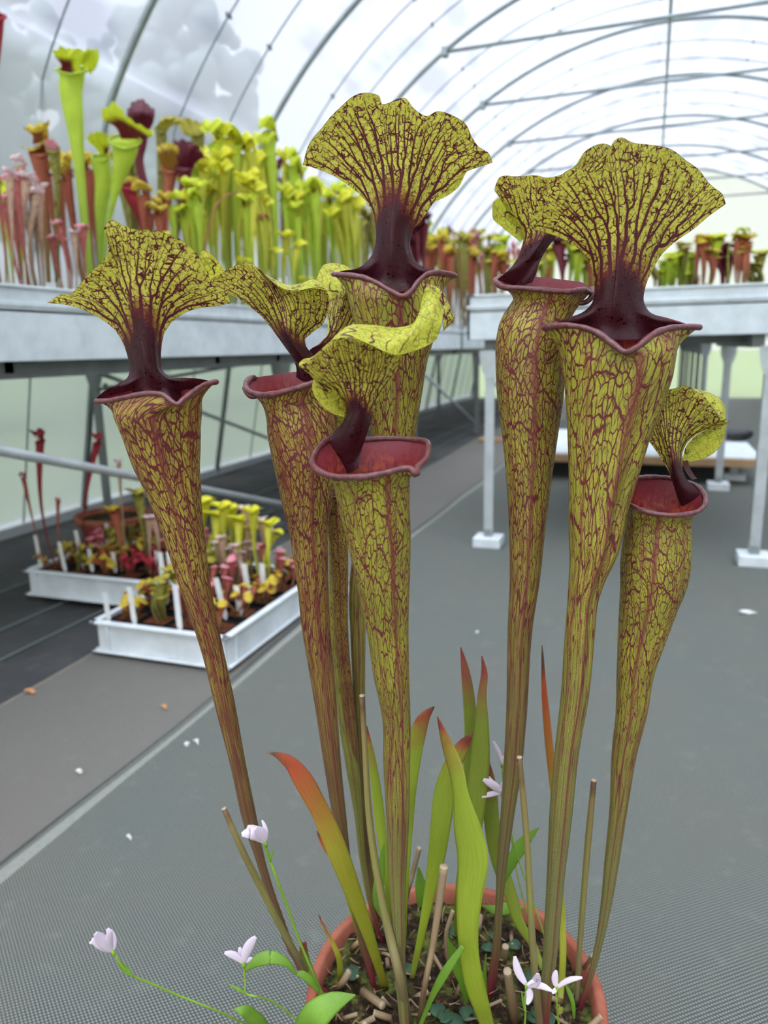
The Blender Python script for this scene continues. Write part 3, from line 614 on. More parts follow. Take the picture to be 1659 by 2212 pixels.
hood(p5, [dict(L=[(1074, 604), (1086, 594), (1100, 582), (1115, 562), (1126, 535), (1130, 516), (1122, 495), (1108, 473), (1092, 448), (1080, 430), (1067, 413)],
               R=[(1150, 610), (1158, 592), (1166, 566), (1187, 530), (1208, 505), (1225, 478), (1250, 440), (1290, 400), (1330, 370), (1345, 345)],
               B=[(1074, 604), (1095, 612), (1112, 616), (1130, 616), (1150, 610)],
               T=[(1067, 413), (1072, 396), (1079, 383), (1092, 378), (1115, 382), (1151, 379), (1201, 381), (1230, 368), (1246, 354), (1264, 327), (1291, 313), (1318, 314), (1345, 345)],
               D0=.575, rows=side, nu=170, nv=150, red=redcol(.42, .3), seeds=[(x, .32) for x in np.linspace(.1, .9, 9)], vmin=.3, na=1500),
          dict(P=[[(1086, 424, .012), (1102, 450, .01), (1120, 478, .01), (1134, 512, .012)], [(1068, 434, .022), (1078, 462, .024), (1098, 490, .024), (1127, 520, .02)], [(1063, 446, .032), (1066, 474, .034), (1086, 492, .034), (1126, 524, .03)]], D0=.575, nu=60, nv=34, rip=0, na=90, mat=HOOD_PALE, seeds=[(.5, .05), (.8, .05)], sides=(0, 0, 0, 1))], seed=5)
# --- second pitcher from the left, turned to the left
r2 = [(568, 712, 872), (574, 722, 905), (580, 728, 950), (588, 733, 990), (597, 726, 1030), (610, 717, 1090), (623, 710, 1140), (634, 709, 1210), (645, 711, 1290), (651, 713, 1350), (668, 722, 1450), (685, 730, 1555), (701, 738, 1660), (718, 748, 1760), (742, 761, 1880), (765, 780, 1990), (777, 793, 2040), (796, 810, 2110), (806, 816, 2140)]
t2 = dist_tab(r2, (812, 2145), .545)
L2 = [(0, 716, 815, .0), (40, 690, 800, .02), (80, 640, 803, .03), (120, 590, 810, .026), (150, 556, 815, .016), (172, 536, 822, .006), (185, 531, 838, -.004), (205, 556, 852, -.016), (228, 590, 852, -.024), (250, 625, 843, -.028), (275, 656, 834, -.03), (300, 682, 826, -.026), (330, 704, 820, -.014)]
p2 = pitcher(ROOT, 'pitcher', r2, t2, L2, TUBE_RED, seed=2, liprange=(150, 350), ka=286, lipr=.0022)
obj('lip_curl', *sweep(spl(np.array([pt(531, 838, .542), pt(536, 850, .537), pt(546, 857, .534), pt(558, 855, .535)]), n=20), np.linspace(.0028, .0016, 20), 10), LIP, p2)
hood(p2, [dict(L=[(640, 815), (640, 795), (630, 770), (617, 752), (597, 724), (575, 695), (547, 668), (521, 649), (485, 631), (460, 622), (437, 617)],
               R=[(706, 806), (690, 785), (674, 764), (661, 746), (660, 732), (672, 721), (698, 699), (706, 680), (710, 660), (710, 638)],
               B=[(640, 815), (655, 824), (672, 826), (690, 818), (706, 806)],
               T=[(437, 617), (455, 605), (474, 594), (500, 577), (525, 568), (547, 572), (572, 592), (594, 613), (615, 624), (644, 627), (673, 622), (700, 622), (710, 638)],
               D0=.545, rows=[(0, [0, .008, .012, .012, .006]), (.25, [.012, .002, -.002, .004, .012]), (.6, [.010, -.002, -.006, .004, .022]), (1, [-.012, -.018, -.012, -.01, .0])], nu=180, nv=150, red=redcol(.42, .3), seeds=[(x, .28) for x in np.linspace(.1, .9, 9)], vmin=.26),
          dict(P=[[(437, 617, -.012), (455, 605, -.0135), (474, 594, -.015), (486, 585, -.017)], [(426, 610, -.014), (430, 585, -.015), (450, 560, -.016), (484, 581, -.017)], [(424, 614, -.018), (426, 580, -.018), (440, 541, -.016), (458, 550, -.018)]], D0=.545, nu=60, nv=60, rip=0, na=90, mat=HOOD_PALE, thin=.12, seeds=[(.1, .1), (.35, .1), (.6, .1)], vmin=0, sides=(1, 1, 0, 1)),
          dict(P=[[(560, 580, -.016), (594, 613, -.016), (615, 624, -.014), (644, 627, -.012), (673, 622, -.01), (708, 628, -.004)], [(562, 586, .0), (598, 606, .0), (622, 616, .002), (646, 614, .003), (675, 606, .004), (709, 624, .004)], [(566, 590, .018), (600, 607, .018), (624, 617, .02), (648, 613, .02), (680, 604, .02), (710, 626, .014)]], D0=.545, nu=90, nv=40, rip=0, na=160, mat=HOOD_PALE, thin=.1, seeds=[(.3, .05), (.6, .05), (.8, .05)], vmin=0)], seed=2)
# --- pitcher hidden behind, only parts of its hood and its slim yellow tube show
r8 = [(690, 760, 860), (700, 756, 940), (706, 748, 1040), (708, 744, 1140), (711, 741, 1250), (712, 741, 1350), (722, 748, 1450), (731, 761, 1555), (746, 775, 1650), (765, 783, 1760), (777, 791, 1860), (805, 816, 1990), (818, 828, 2030)]
t8 = dist_tab(r8, (824, 2035), .60)
L8 = [(0, 778, 820, 0), (90, 730, 806, .024), (180, 682, 822, 0), (225, 702, 832, -.018), (270, 730, 836, -.026), (315, 760, 830, -.018)]
p8 = pitcher(ROOT, 'pitcher', r8, t8, L8, TUBE_GREEN, seed=8, liprange=(150, 390), ka=270, lipr=.0016)
hood(p8, [dict(L=[(690, 815), (676, 796), (665, 775), (668, 758), (690, 742), (706, 722), (708, 700), (706, 670), (713, 640)],
               R=[(740, 812), (712, 792), (692, 772), (696, 762), (716, 752), (738, 728), (762, 700), (780, 670), (785, 640)],
               B=[(690, 815), (715, 820), (740, 812)], T=[(713, 640), (735, 630), (760, 626), (785, 640)],
               D0=.605, rows=[(0, [.01, .012, .01]), (.5, [0, 0, 0]), (1, [.01, -.01, .0])], nu=100, nv=110, red=redcol(.50, .3), seeds=[(x, .45) for x in (.2, .4, .6, .8)], vmin=.45, na=300),
          dict(P=[[(713, 648, .002), (730, 640, .0), (750, 632, .0), (770, 640, .0)], [(692, 630, .004), (720, 605, .004), (745, 600, .004), (770, 620, .002)], [(682, 606, .01), (700, 572, .012), (730, 569, .012), (775, 590, .01)]], D0=.605, nu=80, nv=70, rip=0, na=150, mat=HOOD_PALE, thin=.05, seeds=[(.3, .03), (.55, .03), (.8, .03)], vmin=0, sides=(1, 1, 0, 1))], seed=8)
# --- short pitcher whose red lip peeps out between two tubes
r9 = [(704, 752, 1100), (712, 752, 1180), (718, 752, 1260), (722, 752, 1350), (745, 769, 1555), (772, 787, 1750), (790, 802, 1880), (800, 810, 1960), (806, 814, 2000)]
t9 = dist_tab(r9, (810, 2004), .575)
L9 = [(0, 756, 1064, 0), (90, 728, 1056, .014), (180, 700, 1066, 0), (225, 708, 1074, -.01), (270, 728, 1076, -.016), (315, 745, 1073, -.01)]
p9 = pitcher(ROOT, 'pitcher', r9, t9, L9, TUBE_RED, seed=9, liprange=(0, 360), ka=270, lipr=.0012)
obj('hood', *[*(lambda S: (S.reshape(-1, 3), gridf(20, 20)))(sheet(coons([(712, 1062), (714, 1045), (706, 1025)], [(744, 1062), (746, 1045), (752, 1025)], [(712, 1062), (728, 1066), (744, 1062)], [(706, 1025), (730, 1018), (752, 1025)], 20, 20), .587+0*np.zeros((20, 20))))], LIP, p9)
# --- short pitcher in the middle front
r4 = [(722, 886, 1050), (730, 886, 1090), (743, 888, 1140), (762, 887, 1220), (775, 885, 1285), (790, 883, 1350), (805, 884, 1450), (826, 887, 1555), (828, 886, 1650), (834, 884, 1760), (838, 880, 1850), (840, 877, 1900), (846, 876, 1980), (853, 877, 2100), (862, 884, 2200), (868, 886, 2250), (874, 886, 2290)]
t4 = dist_tab(r4, (880, 2290), .455)
L4 = [(0, 925, 966, .004), (20, 921, 955, .014), (45, 890, 950, .026), (80, 835, 947, .034), (115, 775, 950, .032), (145, 720, 945, .022), (165, 690, 965, .012), (180, 676, 990, .002), (200, 682, 1012, -.010), (222, 712, 1027, -.020), (245, 752, 1031, -.028), (268, 795, 1029, -.032), (290, 838, 1020, -.032), (308, 868, 1013, -.03), (318, 888, 1014, -.03), (325, 899, 1024, -.031), (331, 900, 1012, -.026), (343, 918, 994, -.014)]
p4 = pitcher(ROOT, 'pitcher', r4, t4, L4, TUBE, seed=4, liprange=(0, 360), ka=292, lipr=.002)
hood(p4, [dict(L=[(688, 968), (705, 948), (722, 932), (742, 908), (748, 884), (740, 868), (728, 852), (716, 841), (694, 824), (668, 808), (646, 791)],
               R=[(775, 1012), (779, 980), (790, 945), (800, 915), (810, 880), (823, 854), (840, 828), (858, 798), (870, 767)],
               B=[(688, 968), (705, 1000), (728, 1018), (752, 1022), (775, 1012)],
               T=[(646, 791), (660, 783), (673, 777), (699, 749), (716, 736), (742, 729), (772, 732), (802, 745), (832, 760), (870, 767)],
               D0=.455, rows=[(0, [.016, .024, .022, .016, .012]), (.25, [.020, .010, .006, .008, .016]), (.55, [.018, .004, -.002, .0, .014]), (1, [-.004, -.022, -.03, -.022, -.004])], nu=170, nv=170, red=redcol(.55, .22), seeds=[(x, .42) for x in np.linspace(.08, .92, 9)], vmin=.42, na=1300),
          dict(P=[[(700, 750, -.022), (742, 729, -.028), (802, 745, -.03), (832, 760, -.026), (858, 767, -.016), (885, 761, -.006), (918, 749, .0), (943, 734, .004)],
                  [(712, 738, -.012), (746, 715, -.016), (805, 722, -.016), (845, 732, -.012), (880, 725, -.006), (912, 705, .0), (938, 692, .004), (954, 700, .006)],
                  [(720, 730, .0), (750, 706, .0), (808, 705, .002), (858, 709, .004), (890, 700, .006), (914, 662, .01), (940, 645, .012), (956, 674, .012)],
                  [(722, 726, .012), (752, 704, .014), (806, 702, .016), (857, 708, .016), (889, 703, .014), (914, 640, .016), (922, 619, .016), (944, 632, .018)]], D0=.455, nu=150, nv=70, rip=0, na=420, mat=HOOD_PALE, thin=.06, seeds=[(.25, .04), (.4, .04), (.55, .04), (.66, .04), (.8, .04), (.9, .05)], vmin=0, sides=(1, 1, 0, 1)),
          dict(P=[[(922, 619, .016), (935, 622, .017), (948, 644, .018), (956, 674, .014), (957, 716, .01)], [(930, 616, .022), (950, 622, .024), (964, 648, .024), (970, 680, .022), (960, 714, .014)], [(934, 617, .03), (955, 630, .032), (972, 660, .032), (982, 686, .03), (958, 716, .022)]], D0=.455, nu=50, nv=34, rip=0, na=120, mat=HOOD, seeds=[(.4, .05), (.7, .05)], vmin=0),
          dict(P=[[(668, 808, -.002), (694, 824, .0), (720, 843, .004), (737, 864, .008), (747, 884, .012)], [(680, 822, .01), (690, 845, .012), (712, 868, .014), (730, 882, .016), (745, 892, .018)], [(679, 812, .02), (674, 838, .022), (688, 868, .024), (718, 893, .026), (743, 901, .026)]], D0=.455, nu=60, nv=50, rip=0, na=150, mat=HOOD_PALE, thin=.06, seeds=[(.5, .03), (.75, .03), (.9, .03)], vmin=0, sides=(1, 1, 0, 1)),
          dict(P=[[(646, 791, -.004), (656, 786, -.006), (673, 777, -.01), (699, 750, -.02)], [(646, 784, .0), (655, 776, .0), (672, 772, -.004), (697, 752, -.018)]], D0=.455, nu=30, nv=14, rip=0, na=20, mat=HOOD_PALE, seeds=[(.5, .1)], vmin=0)], seed=4)
# --- small pitcher on the right, facing left
r7 = [(1356, 1489, 1128), (1350, 1491, 1160), (1344, 1490, 1200), (1341, 1484, 1250), (1338, 1462, 1310), (1335, 1440, 1370), (1333, 1413, 1450), (1330, 1395, 1550), (1323, 1379, 1610), (1316, 1353, 1760), (1307, 1339, 1850), (1298, 1322, 1950), (1287, 1304, 2030), (1271, 1285, 2100), (1252, 1264, 2165), (1248, 1258, 2180)]
t7 = dist_tab(r7, (1253, 2180), .530)
L7 = [(0, 1523, 1074, .004), (25, 1508, 1052, .018), (50, 1480, 1040, .028), (85, 1440, 1032, .032), (120, 1400, 1031, .028), (150, 1368, 1037, .018), (172, 1354, 1058, .006), (190, 1353, 1083, -.006), (212, 1374, 1097, -.018), (240, 1408, 1108, -.026), (270, 1450, 1113, -.03), (300, 1490, 1110, -.024), (325, 1512, 1102, -.016), (345, 1523, 1088, -.006)]
p7 = pitcher(ROOT, 'pitcher', r7, t7, L7, TUBE, seed=7, liprange=(0, 360), ka=250, lipr=.0019)
hood(p7, [dict(L=[(1466, 1085), (1460, 1065), (1452, 1040), (1445, 1020), (1434, 1000), (1418, 975), (1402, 953), (1388, 934)],
               R=[(1516, 1075), (1504, 1055), (1487, 1040), (1476, 1016), (1472, 996), (1480, 964), (1497, 944), (1533, 926), (1576, 912)],
               B=[(1466, 1085), (1478, 1096), (1492, 1096), (1506, 1088), (1516, 1075)],
               T=[(1388, 934), (1398, 916), (1409, 901), (1414, 885), (1422, 865), (1437, 846), (1456, 838), (1477, 833), (1508, 847), (1531, 869), (1553, 896), (1576, 912)],
               D0=.530, rows=[(0, [.01, .012, .012, .01, .01]), (.3, [.012, .002, -.002, .004, .012]), (.6, [.012, .0, -.004, .004, .018]), (1, [.0, -.016, -.02, -.014, .0])], nu=160, nv=140, red=redcol(.42, .26), seeds=[(x, .38) for x in np.linspace(.1, .9, 9)], vmin=.38, na=1200),
          dict(P=[[(1478, 836, -.014), (1508, 848, -.012), (1531, 869, -.008), (1553, 896, -.004), (1576, 912, .0)], [(1490, 838, .0), (1522, 846, .0), (1548, 866, .0), (1562, 890, .002), (1568, 908, .004)], [(1500, 842, .014), (1535, 849, .016), (1558, 865, .016), (1568, 887, .016), (1566, 908, .014)]], D0=.53, nu=60, nv=30, rip=0, na=110, mat=HOOD_PALE, seeds=[(.3, .03), (.6, .03), (.85, .03)], vmin=0),
          dict(P=[[(1474, 996, .012), (1481, 966, .008), (1499, 944, .006), (1535, 926, .003), (1570, 914, .0)], [(1484, 996, .02), (1500, 976, .018), (1520, 955, .016), (1548, 938, .014), (1569, 919, .01)], [(1492, 998, .026), (1515, 992, .026), (1540, 980, .026), (1561, 954, .024), (1569, 922, .018)]], D0=.53, nu=60, nv=40, rip=0, na=150, mat=HOOD_PALE, seeds=[(.2, .03), (.4, .03), (.6, .03), (.8, .03)], vmin=0),
          dict(P=[[(1474, 996, .012), (1478, 1012, .012), (1486, 1026, .012), (1496, 1036, .012)], [(1486, 994, .02), (1490, 1010, .019), (1498, 1024, .018), (1506, 1034, .018)]], D0=.53, nu=24, nv=14, rip=0, na=20, red=lambda u, v: .9+0*u*v, vmin=0, seeds=[(.5, .1)])], seed=7)
# ---------------------------------------------------------------- strap leaves, cut stems and litter in the pot
def DB(x, y, *tops):
    """distances from soil level under (x,y) up to the given ones"""
    return [SZ(x, y)]+list(tops)
leaf(ROOT, 'leaf', [(834, 2140), (800, 2030), (765, 1930), (735, 1850), (690, 1745), (650, 1675), (628, 1648), (606, 1634), (590, 1628), (574, 1626)], [13, 24, 36, 44, 42, 42, 30, 18, 7, 2], DB(834, 2140, .53, .515, .505, .50, .497, .495, .49, .488, .486), LEAF_ORANGE, tw=.5)
leaf(ROOT, 'leaf', [(1062, 2250), (1045, 2190), (1026, 2130), (1014, 2070), (1009, 2000), (1012, 1930), (1018, 1850), (1008, 1790), (993, 1710), (984, 1665), (962, 1600), (945, 1548)], [26, 34, 42, 42, 48, 60, 72, 64, 37, 38, 26, 2], DB(1062, 2250, .50, .49, .485, .48, .478, .476, .476, .478, .48, .485, .49), LEAF_GREEN, tw=-.7, cup=.2)
leaf(ROOT, 'leaf', [(888, 2120), (912, 2010), (928, 1930), (942, 1860), (952, 1790), (965, 1700), (985, 1640), (1008, 1600), (1021, 1584)], [10, 16, 24, 36, 44, 46, 36, 20, 2], DB(888, 2120, .545, .54, .535, .53, .53, .53, .53, .53), LEAF_GREEN, tw=.3)
leaf(ROOT, 'leaf', [(1000, 2010), (1005, 1900), (1012, 1780), (1020, 1660), (1019, 1580), (1013, 1500), (1004, 1440), (995, 1398)], [10, 20, 30, 36, 30, 27, 17, 2], DB(1000, 2010, .60, .605, .61, .61, .61, .61, .61), LEAF_REDTIP, tw=.5)
leaf(ROOT, 'leaf', [(985, 2030), (995, 1930), (1018, 1800), (1030, 1700), (1036, 1640), (1040, 1560), (1041, 1500), (1046, 1450), (1041, 1417)], [10, 24, 40, 44, 42, 30, 19, 13, 2], DB(985, 2030, .58, .58, .58, .58, .58, .58, .58, .58), LEAF_REDTIP, tw=-.4)
leaf(ROOT, 'leaf', [(872, 2060), (876, 1900), (882, 1780), (888, 1700), (895, 1640), (904, 1585), (918, 1548), (938, 1526)], [8, 14, 22, 26, 32, 36, 24, 2], DB(872, 2060, .53, .52, .51, .51, .51, .51, .51), LEAF_GREEN, tw=.4)
leaf(ROOT, 'leaf', [(1176, 2110), (1157, 2052), (1122, 1992), (1103, 1931), (1078, 1860), (1064, 1781), (1058, 1700), (1050, 1625)], [8, 14, 22, 28, 32, 34, 32, 2], DB(1176, 2110, .585, .59, .595, .60, .60, .60, .60), LEAF_REDTIP, tw=.4)
leaf(ROOT, 'leaf', [(1205, 2240), (1211, 2150), (1216, 2060), (1214, 1980), (1205, 1850), (1194, 1690), (1188, 1630), (1182, 1570), (1176, 1500), (1171, 1394)], [12, 13, 14, 13, 13, 15, 17, 16, 12, 2], DB(1205, 2240, .545, .56, .575, .58, .585, .585, .585, .585, .585), LEAF_ORANGE, tw=-.3)
leaf(ROOT, 'leaf', [(846, 2030), (838, 1940), (830, 1850), (822, 1780), (814, 1710), (804, 1640), (792, 1568)], [7, 9, 16, 22, 21, 15, 2], DB(846, 2030, .55, .54, .54, .54, .54, .54), LEAF_GREEN, tw=.3)
leaf(ROOT, 'leaf', [(785, 2070), (765, 1990), (745, 1920), (728, 1870), (700, 1830), (683, 1792)], [4, 6, 8, 7, 6, 3], DB(785, 2070, .56, .55, .55, .55, .55), LEAF_ORANGE)
leaf(ROOT, 'leaf', [(735, 2120), (732, 2070), (715, 2030), (697, 1996), (688, 1975)], [10, 12, 7, 4, 2], DB(735, 2120, .55, .55, .55, .55), LEAF_ORANGE)
leaf(ROOT, 'leaf', [(740, 2145), (700, 2150), (676, 2110), (657, 2065), (655, 2036)], [6, 10, 14, 19, 12], DB(740, 2145, .50, .49, .485, .48), LEAF_REDTIP)
def cut_stem(P, w, D, mat, name='cut_stem', hollow=True): return stalk(ROOT, name, P, w, D, mat, hollow)
cut_stem([(884, 2215), (868, 2130), (842, 2020), (815, 1890), (797, 1760), (790, 1650), (785, 1560), (782, 1503)], [16, 20, 20, 17, 15, 13, 12, 12], DB(884, 2215, .475, .48, .485, .49, .495, .50, .50), STEM_CUT)
cut_stem([(700, 2160), (645, 2070), (600, 1990), (560, 1910), (520, 1830), (484, 1747)], [10, 13, 14, 15, 14, 11], DB(700, 2160, .47, .45, .44, .43, .43), STEM_CUT)
cut_stem([(1168, 2235), (1156, 2110), (1148, 2000), (1143, 1900), (1137, 1800), (1130, 1720), (1122, 1636)], [17, 16, 15, 14, 14, 13, 12], DB(1168, 2235, .485, .48, .48, .48, .48, .48), STEM_CUT)
cut_stem([(1246, 2170), (1252, 2050), (1262, 1920), (1272, 1800), (1283, 1686)], [11, 12, 13, 14, 12], DB(1246, 2170, .54, .54, .54, .54), STEM_CUT)
cut_stem([(903, 2230), (914, 2150), (935, 2040), (950, 1940), (959, 1873)], [11, 12, 14, 17, 19], DB(903, 2230, .47, .475, .48, .48), STEM_DRY)
cut_stem([(868, 1990), (880, 1930), (893, 1880), (906, 1832)], [9, 10, 11, 11], DB(868, 1990, .57, .57, .57), STEM_DRY)
cut_stem([(1112, 2205), (1104, 2150), (1096, 2098)], [22, 20, 18], DB(1112, 2205, .51, .50), STEM_DRY)
cut_stem([(1089, 2075), (1092, 2045)], 15, DB(1089, 2075, SZ(1089, 2075)-.004), STEM_DRY)
cut_stem([(783, 2140), (826, 2172)], 17, [SZ(783, 2140, .245), SZ(826, 2172, .252)], STEM_DRY)
cut_stem([(845, 2200), (808, 2188)], 14, [SZ(845, 2200, .245), SZ(808, 2188, .25)], STEM_DRY)
cut_stem([(978, 2130), (965, 2010), (978, 1968)], [7, 9, 9], DB(978, 2130, .56, .565), STEM_DRY)
cut_stem([(1250, 2240), (1298, 2196)], 13, [SZ(1250, 2240, .25), SZ(1298, 2196, .262)], STEM_DRY)
cut_stem([(1262, 2090), (1280, 2066)], 9, [SZ(1262, 2090, .248), SZ(1280, 2066, .27)], STEM_DRY)
random.seed(11)
for k in range(40):
    a, r = random.uniform(0, 2*PI), .112*math.sqrt(random.random()); x, y = PC[0]+r*math.cos(a), PC[1]+r*math.sin(a)
    th = random.uniform(0, 2*PI); L = random.uniform(.008, .03); up = random.choice([.25, .5, 1, 1.4]); rad = random.uniform(.0012, .0032)
    if r > .09: th = a+PI+random.uniform(-.6, .6)
    d = np.array([math.cos(th), math.sin(th), up]); d /= np.linalg.norm(d); p0 = np.array([x, y, .2385]); p1 = p0+d*L
    v, f = sweep([p0, (p0+p1)/2+.001*np.array([math.sin(k), math.cos(k), 0]), p1], rad, 10); n = len(v)
    o = obj('cut_stem', v, f, STEM_DRY, ROOT, dict(t=np.repeat([0, .5, 1], 10), tc=np.zeros((n, 3))))
    v, f = sweep([p1-d*.0003, p1+d*.0004], rad*.92, 10); obj('cut_end', v, f, STRAW_CUT, o)
# ---------------------------------------------------------------- orchids growing among the pitchers
def petal_w(n, w): return [max(1.5, w*math.sin(PI*(.08+.86*i/(n-1)))**.7) for i in range(n)]
def orchid(base, label, stem, sD, petals, fb, fD, leaves=(), lipc=None, sw=4.5):
    p = pt(*base, sD[0]); R = empty('orchid', p, label, 'orchid', 'pale pink orchids growing out of the pot')
    P = np.array(stem, float); k = len(P); S = spl(np.c_[P, sD], q=np.linspace(0, 1, 40)); c = np.array([pt(x, y, d) for x, y, d in S]); v, f = sweep(c, sw/2*.5/FPX, 8); obj('stem', v, f, STEM_G, R)
    b = pt(*fb, fD); t = c[-1]-c[-4]; t /= np.linalg.norm(t)
    v, f = sweep([b-t*.004, b-t*.001, b+t*.0015], [.0009, .0014, .0008], 8); fl = obj('flower', v, f, STEM_G, R)
    for (tx, ty, w, dd, bend) in petals:
        x0, y0 = fb; n = 6; q = np.linspace(0, 1, n); mx, my = -(ty-y0)*bend, (tx-x0)*bend
        PP = [(x0+(tx-x0)*s+mx*math.sin(PI*s), y0+(ty-y0)*s+my*math.sin(PI*s)) for s in q]
        leaf(fl, 'petal', PP, petal_w(n, w), [fD+dd*s for s in q], PETAL, cup=.35, n=18, nu=9, thick=.0004)
    if lipc:
        x, y = lipc; leaf(fl, 'lip', [fb, ((fb[0]+x)/2, (fb[1]+y)/2-2), (x, y)], [3, 8, 7], fD-.004, PETAL, cup=.6, n=10, nu=7, thick=.0004)
        g = MB(); c0 = pt(x, y, fD-.007)
        for q in range(9):
            a = c0+RT*random.uniform(-.0012, .0018)+UPV*random.uniform(-.001, .0012); g.tube([a, a+UPV*.0008-FW*.0008+RT*.0004], .00022, 5)
        g.build('fringe', PURPLE, fl)
    for (LP, lw, ld) in leaves: leaf(R, 'leaf', LP, lw, ld, LEAF_FRESH, cup=.2)
    return R
orchid((600, 2250), 'leftmost pale pink orchid, petal tips browned, its long stem leaning out over the cloth', [(600, 2250), (530, 2212), (460, 2180), (380, 2148), (320, 2122), (289, 2109), (262, 2085), (246, 2058)], [.47, .45, .43, .42, .41, .405, .40, .40], [(198, 2030, 22, -.004, .05), (206, 2016, 24, -.008, .0), (232, 2006, 18, .002, .1), (240, 2010, 16, -.006, -.15), (193, 2036, 10, .004, .1)], (243, 2055), .40, [([(289, 2110), (275, 2098), (262, 2085), (254, 2074)], [2, 11, 10, 2], .402), ([(575, 2222), (550, 2200), (525, 2183), (506, 2180)], [20, 28, 20, 3], [.45, .445, .44, .44])])
orchid((660, 2225), 'pale pink orchid with two spread petals above a forked stem, second from the left', [(660, 2225), (620, 2185), (580, 2160), (550, 2152), (533, 2147), (530, 2120), (526, 2083)], [.47, .46, .45, .44, .44, .44, .44], [(485, 2058, 15, -.004, .1), (517, 2046, 13, .004, 0), (552, 2024, 21, -.004, -.08), (545, 2068, 8, .004, 0)], (526, 2080), .44, [([(640, 2104), (618, 2080), (585, 2068), (552, 2078), (529, 2098)], [5, 15, 26, 22, 3], .455), ([(533, 2147), (515, 2137), (497, 2128)], [4, 6, 3], .44)])
orchid((705, 2165), 'drooping pale pink orchid bloom on a thin stem beside the leftmost pitcher', [(705, 2165), (680, 2110), (650, 2040), (622, 1962), (595, 1890), (580, 1850), (571, 1820)], [.48, .46, .45, .44, .43, .43, .425], [(522, 1803, 26, -.006, .2), (534, 1786, 22, -.002, .1), (566, 1772, 9, .004, .1), (552, 1790, 24, -.009, .1)], (573, 1820), .425, [([(583, 1862), (586, 1848), (591, 1836)], [3, 5, 2], .428), ([(688, 2142), (668, 2116), (650, 2104), (635, 2103)], [8, 15, 13, 3], .462)], sw=6)
orchid((1188, 2070), 'white-pink orchid half hidden behind the pitcher rising behind the big one', [(1188, 2070), (1172, 2010), (1140, 1915), (1115, 1840), (1098, 1770), (1088, 1718)], [.57, .575, .58, .58, .58, .58], [(1044, 1684, 17, -.004, .05), (1041, 1722, 11, -.002, .05), (1056, 1678, 13, .003, -.1), (1086, 1690, 10, 0, 0)], (1084, 1712), .58, [([(1090, 1905), (1102, 1870), (1130, 1822), (1164, 1787)], [6, 20, 25, 2], .585)])
orchid((1155, 2030), 'small orchid with one upright narrow petal, behind the pitchers', [(1155, 2030), (1120, 1900), (1100, 1780), (1088, 1700), (1084, 1655)], [.60, .605, .61, .61, .61], [(1066, 1602, 8, 0, .05), (1092, 1632, 10, 0, 0)], (1084, 1650), .61, [([(1042, 1956), (1070, 1966), (1102, 1962), (1130, 1960)], [3, 18, 22, 5], .62)])
orchid((1134, 2260), 'open pale pink orchid with purple-fringed lip in front of the big pitcher base', [(1134, 2260), (1133, 2225), (1135, 2190), (1134, 2160), (1137, 2136)], [.45, .44, .432, .43, .43], [(1112, 2066, 17, .004, -.08), (1138, 2170, 15, -.004, -.15), (1193, 2141, 13, -.006, -.1), (1162, 2103, 18, -.01, .25)], (1138, 2128), .43, [([(1136, 2190), (1131, 2165), (1127, 2142)], [3, 6, 2], .431)], lipc=(1160, 2118))
orchid((1212, 2260), 'small orchid with swept-back petals just right of the big pitcher base', [(1212, 2260), (1208, 2225), (1205, 2190), (1202, 2160), (1201, 2140)], [.50, .49, .485, .48, .48], [(1202, 2096, 14, .003, -.1), (1258, 2112, 11, -.004, -.1), (1193, 2146, 9, -.002, 0)], (1203, 2134), .48, [([(1240, 2200), (1238, 2170), (1228, 2140), (1221, 2128)], [4, 8, 8, 2], .51)])
for nm, P, w, D in (('orchid_leaf', [(640, 2245), (680, 2195), (722, 2165), (768, 2149)], [34, 58, 40, 2], [.43, .425, .43, .435]), ('orchid_leaf', [(1008, 2168), (1000, 2122), (984, 2075), (967, 2028)], [6, 20, 26, 2], [.52, .51, .505, .50]), ('orchid_leaf', [(905, 2225), (930, 2160), (962, 2100), (1000, 2044)], [8, 11, 18, 10], [.485, .48, .475, .475]), ('orchid_leaf', [(908, 1960), (909, 1920), (904, 1872)], [10, 24, 3], [.62, .62, .62]), ('orchid_leaf', [(838, 2000), (818, 1950), (822, 1880), (829, 1822)], [8, 22, 18, 2], [.53, .525, .52, .52]), ('orchid_leaf', [(1052, 2165), (1046, 2120), (1050, 2062)], [5, 10, 2], [.53, .525, .52])):
    leaf(ROOT, 'leaf', P, w, D, LEAF_FRESH, cup=.18)

# small dark round leaves and fallen shreds on the soil
CLOVER = simple('dark_round_leaf', srgb(52, 82, 56), .5, .2, 200, transl=.1)
for k, (px, py) in enumerate([(1068, 2020), (1052, 2045), (985, 2010), (960, 2195), (980, 2205), (945, 2180), (1168, 2185), (1185, 2200), (1158, 2195), (1010, 2190), (1030, 2000), (700, 2195), (760, 2100), (880, 2090), (1110, 2040), (1145, 2110)]):
    p = at(px, py, z=.246); r_ = random.uniform(.005, .0085); a = np.arange(14)*2*PI/14; rr_ = r_*(1-.35*np.exp(-((a-1)/.3)**2)); Vv = np.vstack([[p-UPV*.0015], np.stack([p[0]+rr_*np.cos(a+k), p[1]+rr_*np.sin(a+k), p[2]+.001*np.sin(2*a+k)], 1)])
    o = obj('leaf', Vv, [(0, 1+i, 1+(i+1) % 14) for i in range(14)], CLOVER, ROOT); so = o.modifiers.new('s', 'SOLIDIFY'); so.thickness = .0006
g = MB()
